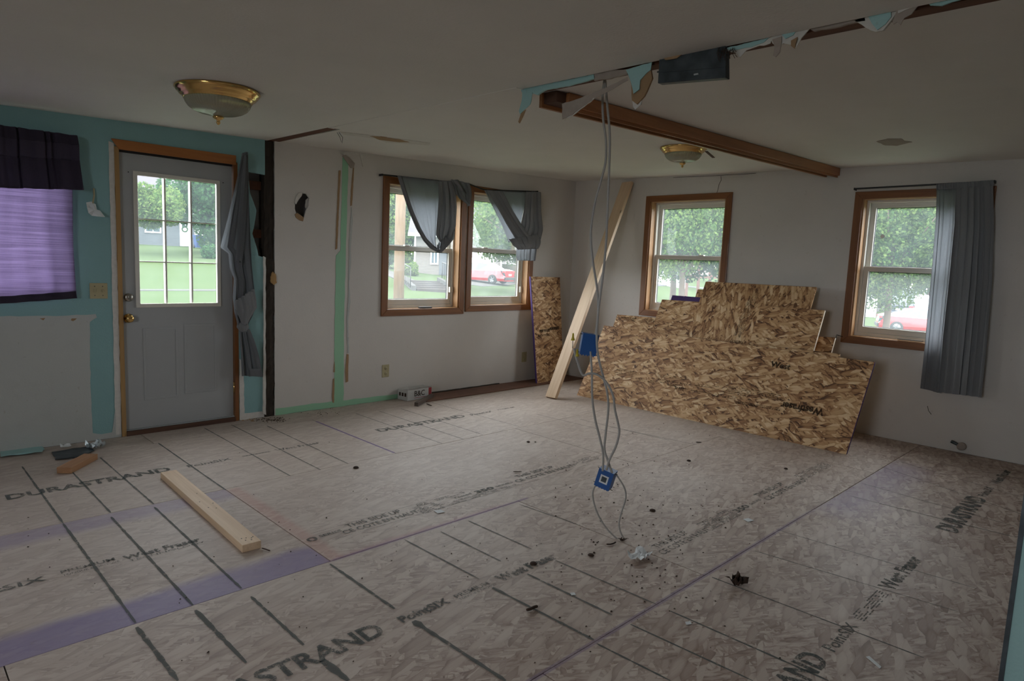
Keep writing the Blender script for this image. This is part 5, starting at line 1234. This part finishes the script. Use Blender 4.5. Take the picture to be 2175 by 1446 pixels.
# hanging white scrap on the teal wall
m = MB(); px = [(182, 430), (194, 428), (203, 434), (206, 445), (213, 447), (222, 461), (208, 460), (196, 458), (187, 452), (184, 440)]
pp = pxY(px, 5.35); r = random.Random(3); cz = sum(b for a, b in pp)/len(pp); cxx = sum(a for a, b in pp)/len(pp)
n = len(pp); vs = [(a, 5.35+r.uniform(-.02, .02), b) for a, b in pp]+[(cxx+(a-cxx)*.5, 5.335+r.uniform(-.025, .02), cz+(b-cz)*.5) for a, b in pp]+[(cxx, 5.33, cz)]
fs = [(i, (i+1) % n, n+(i+1) % n, n+i) for i in range(n)]+[(n+i, n+(i+1) % n, 2*n) for i in range(n)]
sh = empty('hanging_paper', (0, 0, 0)); tag(sh, 'crumpled white paper scrap hanging on the teal wall left of the door', 'paper')
MB().add(vs, fs).build('sheet', MT['whiteish'], sh)
a = at(199, 400, 1, 5.37); MB().tube([a, at(200, 415, 1, 5.365), at(197, 432, 1, 5.35)], .006, 5).build('tape', MT['almond'], sh)

# ---------------------------------------------------------------- curtains
def resample(px, n):
    d = [0]
    for a, b in zip(px[:-1], px[1:]): d.append(d[-1]+math.dist(a, b))
    return [(float(np.interp(t*d[-1], d, [p[0] for p in px])), float(np.interp(t*d[-1], d, [p[1] for p in px]))) for t in np.linspace(0, 1, n)]
def cloth(name, Lp, Rp, ax, pl_, fold, mat, parent, nu=60, nv=40, base=0.0):
    A, B = resample(Lp, nv), resample(Rp, nv); vs = []
    for j in range(nv):
        v = j/(nv-1); pa, pb = at(*A[j], ax, pl_), at(*B[j], ax, pl_)
        for i in range(nu):
            u = i/(nu-1); p = pa.lerp(pb, u); off = base+fold(u, v); dx = .35*off*math.sin(u*40)
            p[ax] -= off; p[1-ax] += dx if 0 < i < nu-1 else 0; vs.append(tuple(p))
    m = MB().add(vs, [(j*nu+i, j*nu+i+1, (j+1)*nu+i+1, (j+1)*nu+i) for j in range(nv-1) for i in range(nu-1)], True)
    o = m.build(name, mat, parent, fix=False); s = o.modifiers.new('thick', 'SOLIDIFY'); s.thickness = .0012; return o
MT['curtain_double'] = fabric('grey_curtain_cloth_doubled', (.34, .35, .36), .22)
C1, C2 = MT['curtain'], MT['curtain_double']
def fd(n, amp, ph=0.0, tw=0.0, top=.3): return lambda u, v: amp*(top+(1-top)*min(1, v*3))*(math.sin(2*PI*n*u+ph+tw*v)+.45*math.sin(2*PI*n*2.3*u+1.3+ph-tw*v*1.7))+amp*1.3
# long grey curtain
cu1 = empty('long_curtain', (0, 0, 0)); tag(cu1, 'long grey curtain hanging straight at the right-hand window', 'curtain')
def folds4(u, v):
    k = min(1, .25+v*2); s = .012 if u < .3 else .030
    return .03+s*k*(math.sin(2*PI*(1.2*u+3.8*u*u)+.6*v)+.4*math.sin(2*PI*9*u))+(.012 if u > .33 else 0)
cloth('left_panel', [(1991, 393), (1989, 470), (1982, 560), (1973, 660), (1966, 740), (1957, 824)], [(2040, 390), (2036, 480), (2024, 600), (2012, 710), (2000, 835)], 0, 6.345, lambda u, v: .012+.010*math.sin(2*PI*1.4*u+v), C1, cu1, 30, 40)
cloth('gathered_panel', [(2034, 390), (2031, 480), (2020, 600), (2008, 710), (1997, 832)], [(2111, 384), (2113, 480), (2109, 600), (2099, 720), (2087, 843)], 0, 6.345, fd(5, .013, .5, 1.1, .5), C2, cu1, 110, 44, .012)
cloth('header', [(1991, 392), (1991, 404)], [(2112, 383), (2113, 396)], 0, 6.345, lambda u, v: .030+.004*math.sin(2*PI*34*u), C2, cu1, 150, 4)
r1_ = empty('curtain_rod', (0, 0, 0)); tag(r1_, 'thin black curtain rod above the right-hand window', 'curtain rod')
a, b = at(1814, 401, 0, 6.335), at(2112, 385, 0, 6.335)
MB().bar(a, b, .006, .014).build('rod', MT['black'], r1_); 
for p in (a, b): MB().bar(p, Vector((6.399, p.y, p.z)), .006, .02).build('bracket', MT['black'], r1_)
# left window of the pair
r2_ = empty('curtain_rod', (0, 0, 0)); tag(r2_, 'thin black curtain rod over the left window of the pair', 'curtain rod')
a, b = at(813, 371, 1, 5.320), at(994, 391, 1, 5.320)
MB().bar(a, b, .006, .014).build('rod', MT['black'], r2_)
for p in (a, b): MB().bar(p, Vector((p.x, 5.379, p.z)), .006, .02).build('bracket', MT['black'], r2_)
r3_ = empty('curtain_rod', (0, 0, 0)); tag(r3_, 'sagging black curtain rod over the right window of the pair', 'curtain rod')
a, m_, b = at(997, 391, 1, 5.320), at(1028, 403, 1, 5.318), at(1143, 407, 1, 5.320)
MB().bar(a, m_, .006, .013).bar(m_, b, .006, .013).build('rod', MT['black'], r3_)
for p in (a, b): MB().bar(p, Vector((p.x, 5.379, p.z)), .006, .02).build('bracket', MT['black'], r3_)
cu2 = empty('swagged_curtain', (0, 0, 0)); tag(cu2, 'grey curtain tied up into a drooping swag over the left window of the pair', 'curtain')
cloth('swag', [(842, 373), (852, 405), (866, 448), (882, 485), (897, 511), (912, 528), (928, 536)], [(930, 384), (932, 420), (931, 460), (927, 490), (924, 512), (925, 526), (929, 536)], 1, 5.315, fd(2.5, .010, .4, .5), C1, cu2, 60, 40)
cloth('left_hem_roll', [(842, 373), (852, 405), (866, 448), (882, 485), (897, 511), (912, 528), (928, 536)], [(852, 374), (861, 405), (875, 446), (891, 483), (905, 507), (918, 520), (930, 530)], 1, 5.310, lambda u, v: .010*math.sin(PI*u)+.004, C2, cu2, 12, 40, .010)
cloth('dark_fold', [(926, 384), (927, 420), (924, 460), (921, 500), (930, 514), (936, 520), (928, 536)], [(957, 384), (964, 410), (967, 440), (965, 480), (957, 503), (946, 521), (930, 536)], 1, 5.315, fd(2.5, .012, 0, 2.0, .6), C2, cu2, 60, 44, .014)
cloth('bottom_loop', [(924, 520), (921, 528), (927, 536)], [(965, 478), (958, 506), (934, 537)], 1, 5.312, lambda u, v: .022*math.sin(PI*v)+.008*math.sin(5*u), C1, cu2, 30, 14, .028)
cloth('knotted_tail', [(952, 381), (958, 395), (963, 412), (972, 422), (986, 430)], [(991, 389), (994, 400), (994, 414), (993, 426), (991, 438)], 1, 5.312, fd(2, .012, 1, 3.0, .8), C1, cu2, 40, 24, .018)
cloth('knot_fold', [(953, 383), (965, 392), (972, 404)], [(968, 382), (978, 398), (985, 412)], 1, 5.308, lambda u, v: .014*math.sin(PI*u), C2, cu2, 14, 12, .038)
cu3 = empty('swagged_curtain', (0, 0, 0)); tag(cu3, 'grey curtain twisted to the right over the right window of the pair, hem dangling', 'curtain')
cloth('swag', [(1027, 404), (1044, 438), (1060, 470), (1072, 498), (1078, 515)], [(1118, 408), (1114, 430), (1109, 455), (1104, 480), (1102, 500)], 1, 5.315, fd(1.5, .008, 0, .5), C1, cu3, 50, 36)
cloth('twisted_band', [(1028, 404), (1050, 441), (1068, 474), (1084, 500), (1094, 516)], [(1062, 406), (1078, 438), (1098, 470), (1116, 494), (1130, 508)], 1, 5.312, fd(1.2, .012, .8, 1.0, .5), C2, cu3, 40, 36, .016)
cloth('right_fold', [(1112, 407), (1108, 440), (1102, 475), (1098, 488), (1106, 500)], [(1143, 408), (1142, 450), (1145, 488), (1141, 506), (1136, 520)], 1, 5.314, fd(1.8, .014, 2.2, 1.5, .6), C2, cu3, 44, 36, .014)
cloth('bundle', [(1076, 508), (1080, 521), (1096, 530)], [(1142, 496), (1139, 512), (1137, 528)], 1, 5.308, lambda u, v: .026*math.sin(PI*v)+.007*math.sin(11*u+4*v), C2, cu3, 46, 18, .034)
cloth('hanging_hem', [(1094, 526), (1093, 542), (1095, 553)], [(1138, 524), (1136, 540), (1134, 554)], 1, 5.314, fd(3, .008, .2, .2, .8), C1, cu3, 50, 14, .006)
# curtain hooked up beside the door
cu4 = empty('hooked_curtain', (0, 0, 0)); tag(cu4, 'grey curtain hooked up and knotted at the right side of the door', 'curtain')
cloth('upper_drape', [(513, 326), (502, 372), (487, 435), (473, 490), (464, 525), (481, 537), (484, 570), (493, 590), (491, 630), (494, 662), (502, 690)],
      [(523, 323), (526, 380), (528, 440), (531, 500), (534, 560), (537, 590), (540, 620), (541, 650), (537, 668), (526, 690), (520, 697)], 1, 5.335, fd(2.6, .014, .5, 1.2, .3), C1, cu4, 60, 70)
cloth('inner_fold', [(516, 330), (509, 390), (503, 450), (501, 510), (497, 555)], [(521, 330), (521, 390), (519, 450), (515, 510), (509, 560)], 1, 5.325, lambda u, v: .016*math.sin(PI*u), C1, cu4, 14, 40, .030)
cloth('folded_corner', [(493, 640), (499, 664), (512, 686)], [(536, 612), (541, 652), (518, 690)], 1, 5.325, lambda u, v: .010*math.sin(PI*u)+.006*math.sin(6*v), C2, cu4, 24, 18, .036)
cloth('knot', [(502, 684), (500, 694), (508, 704)], [(524, 686), (527, 694), (522, 704)], 1, 5.325, lambda u, v: .018*math.sin(PI*v)*math.sin(PI*u)+.002*math.sin(30*u), C2, cu4, 20, 14, .02)
cloth('lower_drape', [(506, 698), (505, 725), (507, 750), (509, 797)], [(524, 698), (534, 725), (543, 755), (552, 799)], 1, 5.335, fd(2.2, .016, 1.0, .6, .6), C1, cu4, 44, 36)
cloth('hem_band', [(526, 781), (527, 796)], [(549, 782), (551, 799)], 1, 5.325, lambda u, v: .002, C1, cu4, 8, 4, .036)
# left window: purple panel and valance
cu5 = empty('purple_curtain', (0, 0, 0)); tag(cu5, 'sheer purple curtain panel covering the window at the left edge', 'curtain')
cloth('panel', [(-330, 372), (-330, 660)], [(153, 398), (155, 520), (162, 628)], 1, 5.345, lambda u, v: .014+.009*math.sin(2*PI*9*u+.8*math.sin(3*v+u*9))*(.5+.5*v), MT['purple'], cu5, 260, 30)
cloth('hem', [(-330, 652), (-330, 668)], [(160, 618), (163, 633)], 1, 5.345, lambda u, v: .018+.011*math.sin(2*PI*9*u+.8*math.sin(3+u*9)), MT['valance'], cu5, 200, 3)
va = empty('valance', (0, 0, 0)); tag(va, 'dark purple-grey valance gathered above the sheer purple curtain', 'valance')
vf = lambda u, v: .052+.012*math.sin(2*PI*15*u+u*9)+.004*math.sin(2*PI*37*u)
cloth('gathered_top', [(-330, 222), (-330, 262)], [(155, 289), (159, 310)], 1, 5.345, vf, MT['valance'], va, 220, 8)
cloth('sheer_band', [(-330, 260), (-330, 310)], [(159, 309), (160, 342)], 1, 5.345, vf, MT['valance_sheer'], va, 220, 8)
cloth('lower_band', [(-330, 308), (-330, 392)], [(160, 341), (164, 370), (169, 404)], 1, 5.345, vf, MT['valance'], va, 220, 12)
vr = MB().tube([at(-330, 238, 1, 5.345), at(157, 292, 1, 5.345)], .006, 8).build('curtain_rod', MT['black']); tag(vr, 'dark rod hidden in the valance at the left edge', 'curtain rod')

# small things on the window sills
a = at(878, 657, 1, 5.372); sg = []
o = MB().lathe([(0, 0), (.018, .004), (.020, .07), (.016, .16), (.0, .17)], (0, 0, 0), 10).build('black_clip', MT['black'])
o.matrix_world = Matrix.Translation((4.04, 5.392, .910)) @ Matrix.Rotation(PI/2, 4, 'Y') @ Matrix.Diagonal((.55, 1, 1, 1)); tag(o, 'small black lump lying on the sill of the left window of the pair', 'tool')
o = MB().box(0, .03, 0, .19, 0, .006).build('black_strip', MT['black']); o.location = (6.392, 1.46, .8812); tag(o, 'flat black strip on the sill of the right-hand window', 'strip')
